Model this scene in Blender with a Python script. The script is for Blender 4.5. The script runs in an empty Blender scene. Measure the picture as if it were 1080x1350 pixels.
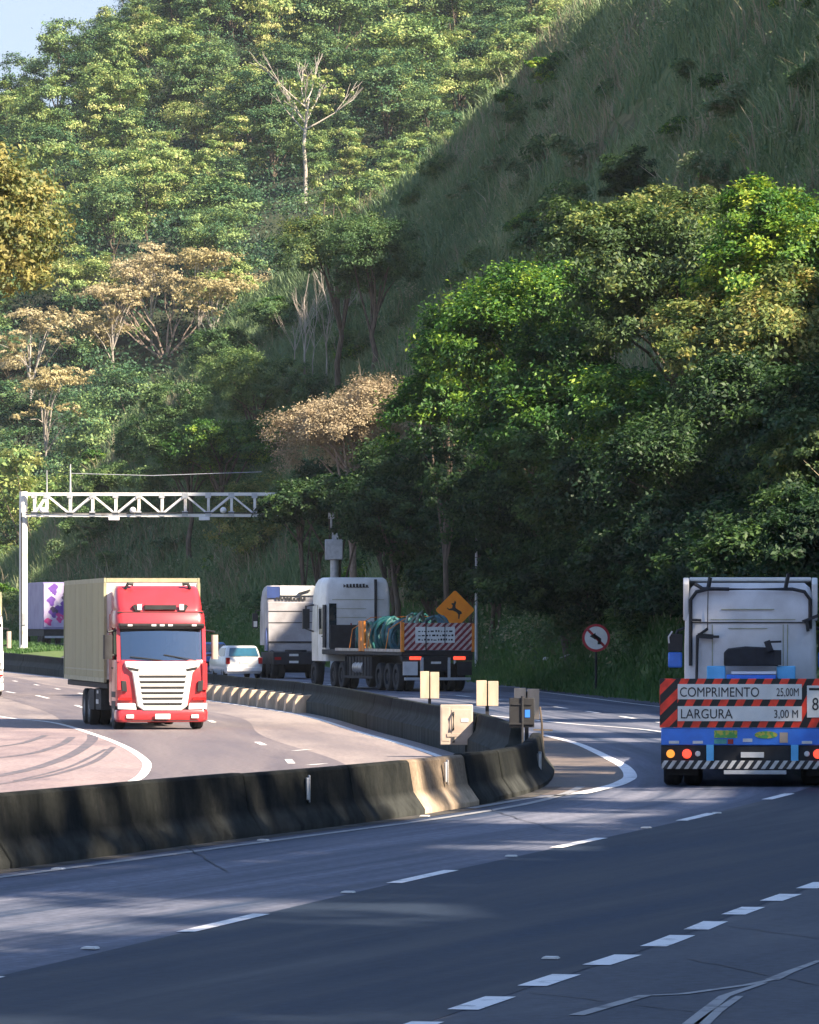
import bpy, bmesh, math, random
import numpy as np
from mathutils import Vector, Matrix, Euler
from mathutils.bvhtree import BVHTree

C = bpy.context.scene.collection
R = math.radians
random.seed(7)
F = 7000.0; CX = 540.0; HY = 822.0; CAMZ = 2.4      # measured lens, centre column, horizon row, eye height

def P(px, py, d):
    """point seen at a photo pixel at distance d"""
    return Vector(((px-CX)*d/F, d, CAMZ+(HY-py)*d/F))
def G(px, py, z=0.0):
    """ground point seen at a photo pixel"""
    d = (CAMZ-z)*F/(py-HY)
    return Vector(((px-CX)*d/F, d, z))

# ------------------------------------------------------------------ tagging
def tag(o, label=None, cat=None, group=None, kind=None):
    if label: o['label'] = label
    if cat: o['category'] = cat
    if group: o['group'] = group
    if kind: o['kind'] = kind
    return o
def empty(name, loc=(0,0,0), rz=0.0):
    o = bpy.data.objects.new(name, None); C.objects.link(o)
    o.location = loc; o.rotation_euler = (0,0,rz); o.empty_display_size = .3
    return o
def copy_tree(o, parent=None):
    c = o.copy(); C.objects.link(c)
    if parent is not None: c.parent = parent
    for ch in list(o.children): copy_tree(ch, c)
    return c

# ------------------------------------------------------------------ materials
MATS = {}
def _nodes(name):
    m = bpy.data.materials.new(name); m.use_nodes = True
    nt = m.node_tree; nt.nodes.clear()
    out = nt.nodes.new('ShaderNodeOutputMaterial')
    return m, nt, out
def ramp(nt, stops, interp='LINEAR'):
    n = nt.nodes.new('ShaderNodeValToRGB'); cr = n.color_ramp; cr.interpolation = interp
    while len(cr.elements) < len(stops): cr.elements.new(.5)
    for e, (p, c) in zip(cr.elements, stops):
        e.position = p; e.color = (*c, 1) if len(c) == 3 else c
    return n
def pmat(name, col, col2=None, scale=4.0, rough=.55, metal=0.0, bump=0.0, stretch=(1,1,1), lo=.35, hi=.65, coat=0.0,
         emit=None, detail=5, spec=.5, bscale=None):
    """painted / concrete / plastic surface: two tones mixed by object-space noise, optional bump"""
    m, nt, out = _nodes(name); L = nt.links
    b = nt.nodes.new('ShaderNodeBsdfPrincipled')
    tc = nt.nodes.new('ShaderNodeTexCoord'); mp = nt.nodes.new('ShaderNodeMapping')
    mp.inputs['Scale'].default_value = stretch
    L.new(tc.outputs['Object'], mp.inputs['Vector'])
    nz = nt.nodes.new('ShaderNodeTexNoise'); nz.inputs['Scale'].default_value = scale; nz.inputs['Detail'].default_value = detail
    L.new(mp.outputs[0], nz.inputs['Vector'])
    if col2 is None: col2 = tuple(c*.8 for c in col)
    r = ramp(nt, [(lo, col2), (hi, col)])
    L.new(nz.outputs['Fac'], r.inputs[0]); L.new(r.outputs[0], b.inputs['Base Color'])
    b.inputs['Roughness'].default_value = rough; b.inputs['Metallic'].default_value = metal
    b.inputs['Coat Weight'].default_value = coat; b.inputs['Coat Roughness'].default_value = .12
    b.inputs['Specular IOR Level'].default_value = spec
    if bump:
        n2 = nt.nodes.new('ShaderNodeTexNoise'); n2.inputs['Scale'].default_value = bscale or scale*6; n2.inputs['Detail'].default_value = 6
        L.new(mp.outputs[0], n2.inputs['Vector'])
        bp = nt.nodes.new('ShaderNodeBump'); bp.inputs['Strength'].default_value = bump; bp.inputs['Distance'].default_value = .02
        L.new(n2.outputs['Fac'], bp.inputs['Height']); L.new(bp.outputs[0], b.inputs['Normal'])
    if emit:
        b.inputs['Emission Color'].default_value = (*emit[0], 1); b.inputs['Emission Strength'].default_value = emit[1]
    L.new(b.outputs[0], out.inputs[0])
    MATS[name] = m
    return m

def leaf_mat(name, stops, trans=.35, gloss=.035):
    """foliage: colour runs over a per-leaf tint attribute plus a per-tree shift"""
    m, nt, out = _nodes(name); L = nt.links
    at = nt.nodes.new('ShaderNodeAttribute'); at.attribute_name = 'tint'
    oi = nt.nodes.new('ShaderNodeObjectInfo')
    ma = nt.nodes.new('ShaderNodeMath'); ma.operation = 'MULTIPLY_ADD'; ma.inputs[1].default_value = .36; ma.inputs[2].default_value = -.18
    L.new(oi.outputs['Random'], ma.inputs[0])
    ad = nt.nodes.new('ShaderNodeMath'); ad.operation = 'ADD'; ad.use_clamp = True
    L.new(at.outputs['Fac'], ad.inputs[0]); L.new(ma.outputs[0], ad.inputs[1])
    r = ramp(nt, stops); L.new(ad.outputs[0], r.inputs[0])
    df = nt.nodes.new('ShaderNodeBsdfDiffuse'); tr = nt.nodes.new('ShaderNodeBsdfTranslucent')
    gl = nt.nodes.new('ShaderNodeBsdfGlossy'); gl.inputs['Roughness'].default_value = .6
    gl.inputs['Color'].default_value = (.8,.85,.8,1)
    L.new(r.outputs[0], df.inputs[0]); L.new(r.outputs[0], tr.inputs[0])
    m1 = nt.nodes.new('ShaderNodeMixShader'); m1.inputs[0].default_value = trans
    L.new(df.outputs[0], m1.inputs[1]); L.new(tr.outputs[0], m1.inputs[2])
    m2 = nt.nodes.new('ShaderNodeMixShader'); m2.inputs[0].default_value = gloss
    L.new(m1.outputs[0], m2.inputs[1]); L.new(gl.outputs[0], m2.inputs[2])
    L.new(m2.outputs[0], out.inputs[0])
    MATS[name] = m
    return m

def road_mat(name, dark, light, worn, su=.045, sv=1.1, track=True, rough=.72, contrast=(.34,.66)):
    """asphalt: UV runs along (u) and across (v) the road in metres; streaks, patches, fine grain, wheel polish"""
    m, nt, out = _nodes(name); L = nt.links
    b = nt.nodes.new('ShaderNodeBsdfPrincipled')
    b.inputs['Specular IOR Level'].default_value = .28
    uv = nt.nodes.new('ShaderNodeUVMap'); uv.uv_map = 'UVMap'
    def noise(sx, sy, scale=1.0, det=4, off=0.0, rgh=.55):
        mp = nt.nodes.new('ShaderNodeMapping'); mp.inputs['Scale'].default_value = (sx, sy, 1); mp.inputs['Location'].default_value = (off, off*.7, 0)
        L.new(uv.outputs[0], mp.inputs[0])
        n = nt.nodes.new('ShaderNodeTexNoise'); n.inputs['Scale'].default_value = scale; n.inputs['Detail'].default_value = det
        n.inputs['Roughness'].default_value = rgh
        L.new(mp.outputs[0], n.inputs['Vector']); return n
    streak = noise(su, sv, 1.0, 6, 3.1, .62)
    r1 = ramp(nt, [(contrast[0], dark), (contrast[1], light)]); L.new(streak.outputs['Fac'], r1.inputs[0])
    patch = noise(.05, .22, 1.0, 4, 11.0)
    r2 = ramp(nt, [(.50, (0,0,0)), (.60, (1,1,1))]); L.new(patch.outputs['Fac'], r2.inputs[0])
    mx = nt.nodes.new('ShaderNodeMix'); mx.data_type = 'RGBA'
    sc = nt.nodes.new('ShaderNodeMath'); sc.operation = 'MULTIPLY'; sc.inputs[1].default_value = .55
    L.new(r2.outputs[0], sc.inputs[0]); L.new(sc.outputs[0], mx.inputs[0])
    L.new(r1.outputs[0], mx.inputs[6]); mx.inputs[7].default_value = (*worn, 1)
    grain = noise(1, 1, 9.0, 8, 0, .7)
    r3 = ramp(nt, [(.32, (.58,.58,.58)), (.68, (1.32,1.32,1.32))]); L.new(grain.outputs['Fac'], r3.inputs[0])
    mu = nt.nodes.new('ShaderNodeMix'); mu.data_type = 'RGBA'; mu.blend_type = 'MULTIPLY'; mu.inputs[0].default_value = 1
    L.new(mx.outputs[2], mu.inputs[6]); L.new(r3.outputs[0], mu.inputs[7])
    L.new(mu.outputs[2], b.inputs['Base Color'])
    rr = ramp(nt, [(.3, (rough-.18,)*3), (.7, (rough+.1,)*3)]); L.new(streak.outputs['Fac'], rr.inputs[0])
    L.new(rr.outputs[0], b.inputs['Roughness'])
    bp = nt.nodes.new('ShaderNodeBump'); bp.inputs['Strength'].default_value = .35; bp.inputs['Distance'].default_value = .01
    fine = noise(1, 1, 30.0, 5); L.new(fine.outputs['Fac'], bp.inputs['Height']); L.new(bp.outputs[0], b.inputs['Normal'])
    L.new(b.outputs[0], out.inputs[0]); MATS[name] = m
    return m

def paint_line_mat(name, col, keep=.42):
    """worn road paint, chipped through by noise that lets dark asphalt tone show"""
    m, nt, out = _nodes(name); L = nt.links
    b = nt.nodes.new('ShaderNodeBsdfPrincipled'); b.inputs['Roughness'].default_value = .6
    tc = nt.nodes.new('ShaderNodeTexCoord')
    n = nt.nodes.new('ShaderNodeTexNoise'); n.inputs['Scale'].default_value = 3.0; n.inputs['Detail'].default_value = 8; n.inputs['Roughness'].default_value = .7
    L.new(tc.outputs['Object'], n.inputs['Vector'])
    r = ramp(nt, [(keep-.07, tuple(c*.35 for c in col) if col[0] > .3 else (.075,.08,.09)), (keep+.05, col)]); L.new(n.outputs['Fac'], r.inputs[0])
    L.new(r.outputs[0], b.inputs['Base Color']); L.new(b.outputs[0], out.inputs[0]); MATS[name] = m
    return m

def concrete_mat(name, base, dirt, top):
    """cast concrete with soot: darker runs stretched down the face, paler where splashed or rubbed"""
    m, nt, out = _nodes(name); L = nt.links
    b = nt.nodes.new('ShaderNodeBsdfPrincipled'); b.inputs['Roughness'].default_value = .92; b.inputs['Specular IOR Level'].default_value = .08
    tc = nt.nodes.new('ShaderNodeTexCoord'); oi = nt.nodes.new('ShaderNodeObjectInfo')
    va = nt.nodes.new('ShaderNodeVectorMath'); va.operation = 'ADD'
    cb = nt.nodes.new('ShaderNodeCombineXYZ')
    mm = nt.nodes.new('ShaderNodeMath'); mm.operation = 'MULTIPLY'; mm.inputs[1].default_value = 37.0
    L.new(oi.outputs['Random'], mm.inputs[0]); L.new(mm.outputs[0], cb.inputs[0]); L.new(mm.outputs[0], cb.inputs[1])
    L.new(tc.outputs['Object'], va.inputs[0]); L.new(cb.outputs[0], va.inputs[1])
    mp = nt.nodes.new('ShaderNodeMapping'); mp.inputs['Scale'].default_value = (3.2, 1.6, .45); L.new(va.outputs[0], mp.inputs[0])
    n = nt.nodes.new('ShaderNodeTexNoise'); n.inputs['Scale'].default_value = 1.3; n.inputs['Detail'].default_value = 7; n.inputs['Roughness'].default_value = .65
    L.new(mp.outputs[0], n.inputs['Vector'])
    r = ramp(nt, [(.33, dirt), (.58, base), (.78, top)]); L.new(n.outputs['Fac'], r.inputs[0])
    n2 = nt.nodes.new('ShaderNodeTexNoise'); n2.inputs['Scale'].default_value = 14; n2.inputs['Detail'].default_value = 8; n2.inputs['Roughness'].default_value = .7
    L.new(va.outputs[0], n2.inputs['Vector'])
    r2 = ramp(nt, [(.3, (.7,.7,.7)), (.7, (1.2,1.2,1.2))]); L.new(n2.outputs['Fac'], r2.inputs[0])
    mu = nt.nodes.new('ShaderNodeMix'); mu.data_type = 'RGBA'; mu.blend_type = 'MULTIPLY'; mu.inputs[0].default_value = 1
    L.new(r.outputs[0], mu.inputs[6]); L.new(r2.outputs[0], mu.inputs[7]); L.new(mu.outputs[2], b.inputs['Base Color'])
    # flared foot painted lighter, standing in for the extra sky light it catches
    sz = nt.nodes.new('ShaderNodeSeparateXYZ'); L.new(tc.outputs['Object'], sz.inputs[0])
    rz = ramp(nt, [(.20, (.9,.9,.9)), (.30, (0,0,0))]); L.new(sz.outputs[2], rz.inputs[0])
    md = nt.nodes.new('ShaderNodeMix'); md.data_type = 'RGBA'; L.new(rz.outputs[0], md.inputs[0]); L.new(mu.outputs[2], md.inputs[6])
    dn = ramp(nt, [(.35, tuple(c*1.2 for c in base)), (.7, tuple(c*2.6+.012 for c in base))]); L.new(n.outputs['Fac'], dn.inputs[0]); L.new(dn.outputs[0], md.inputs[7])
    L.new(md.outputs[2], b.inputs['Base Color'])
    bp = nt.nodes.new('ShaderNodeBump'); bp.inputs['Strength'].default_value = .5; bp.inputs['Distance'].default_value = .02
    L.new(n2.outputs['Fac'], bp.inputs['Height']); L.new(bp.outputs[0], b.inputs['Normal'])
    L.new(b.outputs[0], out.inputs[0]); MATS[name] = m
    return m

def glass_mat(name, tint, refl=.35):
    m, nt, out = _nodes(name); L = nt.links
    t = nt.nodes.new('ShaderNodeBsdfTransparent'); t.inputs[0].default_value = (*tint, 1)
    g = nt.nodes.new('ShaderNodeBsdfGlossy'); g.inputs['Roughness'].default_value = .04; g.inputs[0].default_value = (.9,.95,1,1)
    lw = nt.nodes.new('ShaderNodeLayerWeight'); lw.inputs[0].default_value = .25
    a = nt.nodes.new('ShaderNodeMath'); a.operation = 'ADD'; a.use_clamp = True; a.inputs[1].default_value = refl
    L.new(lw.outputs['Fresnel'], a.inputs[0])
    mx = nt.nodes.new('ShaderNodeMixShader'); L.new(a.outputs[0], mx.inputs[0])
    L.new(t.outputs[0], mx.inputs[1]); L.new(g.outputs[0], mx.inputs[2]); L.new(mx.outputs[0], out.inputs[0]); MATS[name] = m
    return m

def stripe_mat(name, a, b, period=.3, dirx=1, dirz=1, width=.5):
    """hard diagonal warning stripes in object space (x across, z up)"""
    m, nt, out = _nodes(name); L = nt.links
    p = nt.nodes.new('ShaderNodeBsdfPrincipled'); p.inputs['Roughness'].default_value = .45
    tc = nt.nodes.new('ShaderNodeTexCoord'); sx = nt.nodes.new('ShaderNodeSeparateXYZ'); L.new(tc.outputs['Object'], sx.inputs[0])
    m1 = nt.nodes.new('ShaderNodeMath'); m1.operation = 'MULTIPLY'; m1.inputs[1].default_value = dirx/period; L.new(sx.outputs[0], m1.inputs[0])
    m2 = nt.nodes.new('ShaderNodeMath'); m2.operation = 'MULTIPLY_ADD'; m2.inputs[1].default_value = dirz/period; L.new(sx.outputs[2], m2.inputs[0]); L.new(m1.outputs[0], m2.inputs[2])
    fr = nt.nodes.new('ShaderNodeMath'); fr.operation = 'FRACT'; L.new(m2.outputs[0], fr.inputs[0])
    gt = nt.nodes.new('ShaderNodeMath'); gt.operation = 'GREATER_THAN'; gt.inputs[1].default_value = width; L.new(fr.outputs[0], gt.inputs[0])
    n = nt.nodes.new('ShaderNodeTexNoise'); n.inputs['Scale'].default_value = 7; n.inputs['Detail'].default_value = 6; L.new(tc.outputs['Object'], n.inputs['Vector'])
    r = ramp(nt, [(.3, (.65,.62,.6)), (.6, (1,1,1))]); L.new(n.outputs['Fac'], r.inputs[0])
    mx = nt.nodes.new('ShaderNodeMix'); mx.data_type = 'RGBA'; L.new(gt.outputs[0], mx.inputs[0]); mx.inputs[6].default_value = (*a,1); mx.inputs[7].default_value = (*b,1)
    mu = nt.nodes.new('ShaderNodeMix'); mu.data_type = 'RGBA'; mu.blend_type = 'MULTIPLY'; mu.inputs[0].default_value = 1
    L.new(mx.outputs[2], mu.inputs[6]); L.new(r.outputs[0], mu.inputs[7]); L.new(mu.outputs[2], p.inputs['Base Color'])
    L.new(p.outputs[0], out.inputs[0]); MATS[name] = m
    return m

# ------------------------------------------------------------------ mesh builder
class MB:
    def __init__(s): s.v = []; s.f = []; s.m = []
    def add(s, vs, fs, mi=0):
        o = len(s.v); s.v += [tuple(v) for v in vs]
        for f in fs: s.f.append(tuple(i+o for i in f)); s.m.append(mi)
        return s
    def box(s, x0, x1, y0, y1, z0, z1, mi=0):
        return s.add([(x0,y0,z0),(x1,y0,z0),(x1,y1,z0),(x0,y1,z0),(x0,y0,z1),(x1,y0,z1),(x1,y1,z1),(x0,y1,z1)],
              [(0,3,2,1),(4,5,6,7),(0,1,5,4),(1,2,6,5),(2,3,7,6),(3,0,4,7)], mi)
    def obox(s, c, size, M, mi=0):
        a, b, d = (q/2 for q in size); c = Vector(c)
        vs = [c+M@Vector((x*a,y*b,z*d)) for z in (-1,1) for x,y in ((-1,-1),(1,-1),(1,1),(-1,1))]
        return s.add(vs, [(0,3,2,1),(4,5,6,7),(0,1,5,4),(1,2,6,5),(2,3,7,6),(3,0,4,7)], mi)
    def bar(s, p0, p1, w, h=None, mi=0, up=(0,0,1)):
        p0 = Vector(p0); p1 = Vector(p1); d = p1-p0; L = d.length; d.normalize()
        u = Vector(up)
        if abs(d.dot(u)) > .99: u = Vector((0,1,0))
        x = d.cross(u).normalized(); z = x.cross(d).normalized()
        M = Matrix((x, d, z)).transposed()
        return s.obox((p0+p1)/2, (w, L, h or w), M, mi)
    def tube(s, pts, r, n=8, mi=0, cap=True):
        pts = [Vector(p) for p in pts]; k = len(pts)
        rs = r if isinstance(r, (list, tuple)) else [r]*k
        o = len(s.v); ref = None
        for i, p in enumerate(pts):
            d = (pts[min(i+1,k-1)]-pts[max(i-1,0)]).normalized()
            if ref is None:
                ref = Vector((0,0,1)) if abs(d.z) < .9 else Vector((1,0,0))
            a = d.cross(ref).normalized(); b = d.cross(a).normalized(); ref = a.cross(d) if False else ref
            for j in range(n):
                t = 2*math.pi*j/n
                s.v.append(tuple(p+(a*math.cos(t)+b*math.sin(t))*rs[i]))
        for i in range(k-1):
            for j in range(n):
                q = (j+1) % n
                s.f.append((o+i*n+j, o+i*n+q, o+(i+1)*n+q, o+(i+1)*n+j)); s.m.append(mi)
        if cap:
            s.f.append(tuple(o+j for j in range(n))[::-1]); s.m.append(mi)
            s.f.append(tuple(o+(k-1)*n+j for j in range(n))); s.m.append(mi)
        return s
    def cyl(s, p0, p1, r, n=16, mi=0): return s.tube([p0, p1], r, n, mi)
    def prism(s, poly, axis, a, b, mi=0):
        def pt(p, t): return {'x': (t,p[0],p[1]), 'y': (p[0],t,p[1]), 'z': (p[0],p[1],t)}[axis]
        n = len(poly); vs = [pt(p,a) for p in poly]+[pt(p,b) for p in poly]
        fs = [tuple(range(n))[::-1], tuple(range(n,2*n))]+[(i,(i+1)%n,n+(i+1)%n,n+i) for i in range(n)]
        return s.add(vs, fs, mi)
    def loft(s, rings, mi=0, cap0=True, cap1=True):
        n = len(rings[0]); o = len(s.v)
        for rg in rings: s.v += [tuple(p) for p in rg]
        for i in range(len(rings)-1):
            for j in range(n):
                q = (j+1) % n
                s.f.append((o+i*n+j, o+i*n+q, o+(i+1)*n+q, o+(i+1)*n+j)); s.m.append(mi)
        if cap0: s.f.append(tuple(o+j for j in range(n))[::-1]); s.m.append(mi)
        if cap1: s.f.append(tuple(o+(len(rings)-1)*n+j for j in range(n))); s.m.append(mi)
        return s
    def lathe_x(s, prof, c, n=24, mi=0):
        """profile of (radius, x) turned about the x axis through c"""
        o = len(s.v); k = len(prof)
        for j in range(n):
            t = 2*math.pi*j/n
            for r, x in prof: s.v.append((c[0]+x, c[1]+r*math.cos(t), c[2]+r*math.sin(t)))
        for j in range(n):
            q = (j+1) % n
            for i in range(k-1):
                s.f.append((o+j*k+i, o+j*k+i+1, o+q*k+i+1, o+q*k+i)); s.m.append(mi)
        return s
    def build(s, name, mats, parent=None, loc=None, rot=None, bevel=0.0, smooth=None, seg=2):
        me = bpy.data.meshes.new(name); me.from_pydata(s.v, [], s.f)
        if not isinstance(mats, (list, tuple)): mats = [mats]
        for m in mats: me.materials.append(MATS[m] if isinstance(m, str) else m)
        me.polygons.foreach_set('material_index', s.m)
        bm = bmesh.new(); bm.from_mesh(me); bmesh.ops.recalc_face_normals(bm, faces=bm.faces); bm.to_mesh(me); bm.free()
        if smooth is not None:
            me.polygons.foreach_set('use_smooth', [True]*len(me.polygons)); me.set_sharp_from_angle(angle=R(smooth))
        o = bpy.data.objects.new(name, me); C.objects.link(o)
        if parent is not None: o.parent = parent
        if loc is not None: o.location = loc
        if rot is not None: o.rotation_euler = rot
        if bevel:
            b = o.modifiers.new('bevel', 'BEVEL'); b.width = bevel; b.segments = seg; b.limit_method = 'ANGLE'; b.angle_limit = R(40)
            if smooth is None:
                me.polygons.foreach_set('use_smooth', [True]*len(me.polygons)); me.set_sharp_from_angle(angle=R(35))
        return o
def rrect(z, hx, y0, y1, r, n=4, bow=0.0):
    """rounded rectangle ring at height z; bow pushes the y1 side outwards in the middle"""
    pts = []
    for cx, cy, a0 in ((hx-r, y1-r, 0), (-hx+r, y1-r, 90), (-hx+r, y0+r, 180), (hx-r, y0+r, 270)):
        for i in range(n+1):
            t = R(a0+90*i/n); x = cx+r*math.cos(t); y = cy+r*math.sin(t)
            if a0 < 180: y += bow*(1-(x/hx)**2)
            pts.append((x, y, z))
    return pts

def np_mesh(name, V, Q, mats, tint=None, uv=None, mi=None, smooth=False):
    me = bpy.data.meshes.new(name); V = np.asarray(V, np.float32); Q = np.asarray(Q, np.int32); k = Q.shape[1]
    me.vertices.add(len(V)); me.vertices.foreach_set('co', V.ravel())
    me.loops.add(Q.size); me.loops.foreach_set('vertex_index', Q.ravel())
    me.polygons.add(len(Q)); me.polygons.foreach_set('loop_start', np.arange(0, Q.size, k, dtype=np.int32))
    if mi is not None: me.polygons.foreach_set('material_index', np.asarray(mi, np.int32))
    if smooth: me.polygons.foreach_set('use_smooth', np.ones(len(Q), bool))
    for m in (mats if isinstance(mats, (list, tuple)) else [mats]): me.materials.append(MATS[m])
    me.update(calc_edges=True)
    if tint is not None:
        a = me.attributes.new('tint', 'FLOAT', 'POINT'); a.data.foreach_set('value', np.asarray(tint, np.float32))
    if uv is not None:
        u = me.uv_layers.new(name='UVMap'); u.data.foreach_set('uv', np.asarray(uv, np.float32)[Q.ravel()].ravel())
    return me
def link(name, me, parent=None, loc=None):
    o = bpy.data.objects.new(name, me); C.objects.link(o)
    if parent is not None: o.parent = parent
    if loc is not None: o.location = loc
    return o
def grid_mesh(name, P3, mats, uv=None, smooth=True):
    """P3: rows x cols x 3"""
    r, c = P3.shape[:2]; idx = np.arange(r*c).reshape(r, c)
    Q = np.stack([idx[:-1,:-1], idx[:-1,1:], idx[1:,1:], idx[1:,:-1]], -1).reshape(-1, 4)
    return np_mesh(name, P3.reshape(-1,3), Q, mats, uv=None if uv is None else uv.reshape(-1,2), smooth=smooth)

# smooth value noise in numpy
def vnoise(x, y, seed=0):
    xi = np.floor(x).astype(np.int64); yi = np.floor(y).astype(np.int64); xf = x-xi; yf = y-yi
    def h(a, b):
        n = (a*374761393+b*668265263+seed*974711) & 0x7fffffff
        n = ((n ^ (n >> 13))*1274126177) & 0x7fffffff
        return ((n ^ (n >> 16)) & 0xffff)/65535.0
    u = xf*xf*(3-2*xf); v = yf*yf*(3-2*yf)
    return (h(xi,yi)*(1-u)+h(xi+1,yi)*u)*(1-v)+(h(xi,yi+1)*(1-u)+h(xi+1,yi+1)*u)*v
def fbm(x, y, seed=0, o=4):
    s = 0; a = .5
    for i in range(o):
        s = s+a*(vnoise(x, y, seed+i*17)-.5)*2; x = x*2.03; y = y*2.03; a *= .5
    return s
exec_order = []
# ------------------------------------------------------------------ palette
pmat('red_paint', (.50,.035,.045), (.40,.03,.035), rough=.32, coat=.6, scale=2)
pmat('white_paint', (.74,.74,.72), (.60,.59,.56), rough=.38, coat=.4, scale=2.2)
pmat('grey_white_paint', (.68,.68,.69), (.54,.53,.53), rough=.42, coat=.2, scale=2.0)
pmat('grille_white', (.80,.79,.74), (.70,.69,.64), rough=.4, scale=3)
pmat('olive_panel', (.30,.29,.15), (.25,.24,.125), rough=.55, scale=1.2, stretch=(1,1,.4))
pmat('box_trim', (.36,.36,.22), (.26,.26,.16), rough=.5)
pmat('dark_plastic', (.02,.021,.023), (.012,.012,.013), rough=.6)
pmat('chassis', (.022,.024,.028), (.012,.012,.014), rough=.75, scale=6)
pmat('rubber', (.018,.018,.019), (.03,.028,.026), rough=.85, scale=5, bump=.2)
pmat('steel_rim', (.42,.42,.43), (.25,.24,.23), rough=.5, metal=.6, scale=5)
pmat('galvanised', (.52,.54,.56), (.40,.42,.44), rough=.5, metal=.3, scale=6)
pmat('gantry_white', (.78,.77,.74), (.50,.42,.34), rough=.5, scale=2.2, stretch=(1,1,.6), lo=.26, hi=.44)
pmat('blue_paint', (.04,.22,.80), (.03,.15,.60), rough=.4, coat=.3, scale=3)
pmat('light_blue_paint', (.16,.55,.90), (.10,.42,.75), rough=.45, scale=3)
pmat('lamp_red', (.75,.03,.02), rough=.25, emit=((1,.08,.04), .5))
pmat('lamp_amber', (.85,.25,.02), rough=.25, emit=((1,.35,.05), .35))
pmat('lamp_clear', (.78,.78,.76), (.6,.6,.6), rough=.15)
pmat('plate_white', (.72,.72,.70), (.6,.6,.58), rough=.45, scale=8)
pmat('board_white', (.78,.79,.76), (.64,.65,.63), rough=.5, scale=3)
pmat('ink_black', (.012,.012,.014), (.02,.02,.02), rough=.6)
pmat('orange_sign', (.95,.30,.01), (.88,.25,.01), rough=.45, scale=3)
pmat('orange_post', (.80,.26,.02), (.60,.18,.02), rough=.6, scale=5)
pmat('sign_red', (.50,.02,.04), rough=.45)
pmat('sign_white', (.86,.86,.86), (.76,.76,.78), rough=.5)
pmat('pale_board', (.55,.44,.32), (.42,.33,.24), rough=.8, scale=3, stretch=(2,2,.5), bump=.2)
pmat('tan_steel', (.50,.41,.33), (.36,.29,.23), rough=.6, scale=2.5, bump=.1)
pmat('yellow_lens', (.80,.48,.03), rough=.3)
pmat('hose_teal', (.012,.13,.13), (.008,.07,.08), rough=.55, scale=5)
pmat('hose_blue', (.055,.16,.19), (.03,.10,.13), rough=.55, scale=5)
pmat('hose_pale', (.24,.28,.21), (.15,.19,.14), rough=.55, scale=5)
pmat('purple_panel', (.22,.20,.38), (.30,.28,.46), rough=.5, scale=1)
pmat('skin', (.48,.22,.13), (.42,.19,.11), rough=.55, scale=12)
pmat('shirt_dark', (.02,.03,.05), rough=.9)
pmat('hair_dark', (.015,.012,.01), rough=.8)
pmat('car_white', (.70,.70,.68), (.62,.62,.6), rough=.28, coat=.6)
pmat('car_blue', (.08,.22,.50), (.06,.18,.42), rough=.28, coat=.6)
pmat('tail_red', (.40,.02,.02), rough=.2)
pmat('bark', (.15,.115,.085), (.07,.055,.04), rough=.9, scale=4, stretch=(3,3,.5), bump=.5)
pmat('bark_pale', (.46,.42,.36), (.30,.26,.22), rough=.85, scale=3, stretch=(3,3,.4), bump=.3)
pmat('dry_twig', (.34,.27,.22), (.24,.18,.14), rough=.9, scale=5)
pmat('cut_rock', (.20,.15,.13), (.09,.075,.07), rough=.95, scale=1.2, bump=.8)
pmat('litter_white', (.75,.75,.75), rough=.6)
glass_mat('windshield_glass', (.30,.36,.38), .19)
pmat('dark_glass', (.012,.02,.025), (.02,.03,.035), rough=.06, spec=.9)
pmat('blue_glass', (.02,.10,.16), (.02,.08,.12), rough=.06, spec=.9)
stripe_mat('stripe_red_black', (.96,.05,.02), (.012,.012,.012), period=.3, dirx=-1, dirz=1)
stripe_mat('stripe_red_fine', (.96,.055,.02), (.012,.012,.012), period=.245, dirx=-1, dirz=.5)
stripe_mat('stripe_white_black', (.62,.62,.60), (.015,.016,.02), period=.125, dirx=-1, dirz=.7)
stripe_mat('stripe_maroon', (.62,.50,.46), (.25,.02,.03), period=.24, dirx=-1, dirz=1)
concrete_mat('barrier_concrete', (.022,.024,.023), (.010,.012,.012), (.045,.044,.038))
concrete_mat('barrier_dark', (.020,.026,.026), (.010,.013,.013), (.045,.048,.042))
concrete_mat('barrier_sunlit', (.30,.235,.17), (.17,.13,.095), (.42,.34,.26))  # paler copy of the dark concrete, with sunlight painted into the colour
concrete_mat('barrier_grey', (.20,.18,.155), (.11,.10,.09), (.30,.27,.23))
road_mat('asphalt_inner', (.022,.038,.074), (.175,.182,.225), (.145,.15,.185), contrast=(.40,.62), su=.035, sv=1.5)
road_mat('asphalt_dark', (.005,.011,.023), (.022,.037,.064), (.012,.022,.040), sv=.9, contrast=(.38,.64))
road_mat('asphalt_shoulder', (.028,.038,.058), (.068,.077,.096), (.048,.056,.074), su=.12, sv=.5)
road_mat('asphalt_left', (.165,.14,.14), (.29,.245,.23), (.36,.305,.275), sv=.6)
road_mat('asphalt_left_dark', (.11,.095,.105), (.20,.172,.174), (.175,.15,.155), sv=.9)
road_mat('gore_paving', (.20,.155,.16), (.34,.265,.255), (.38,.30,.285), su=.2, sv=.5)
road_mat('nose_gravel', (.09,.075,.065), (.21,.17,.145), (.15,.12,.10), su=.6, sv=1.2)
paint_line_mat('line_white', (.84,.82,.79), .42)
paint_line_mat('line_worn', (.29,.29,.29), .42)
paint_line_mat('skid_dark', (.17,.135,.14), .5)
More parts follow.
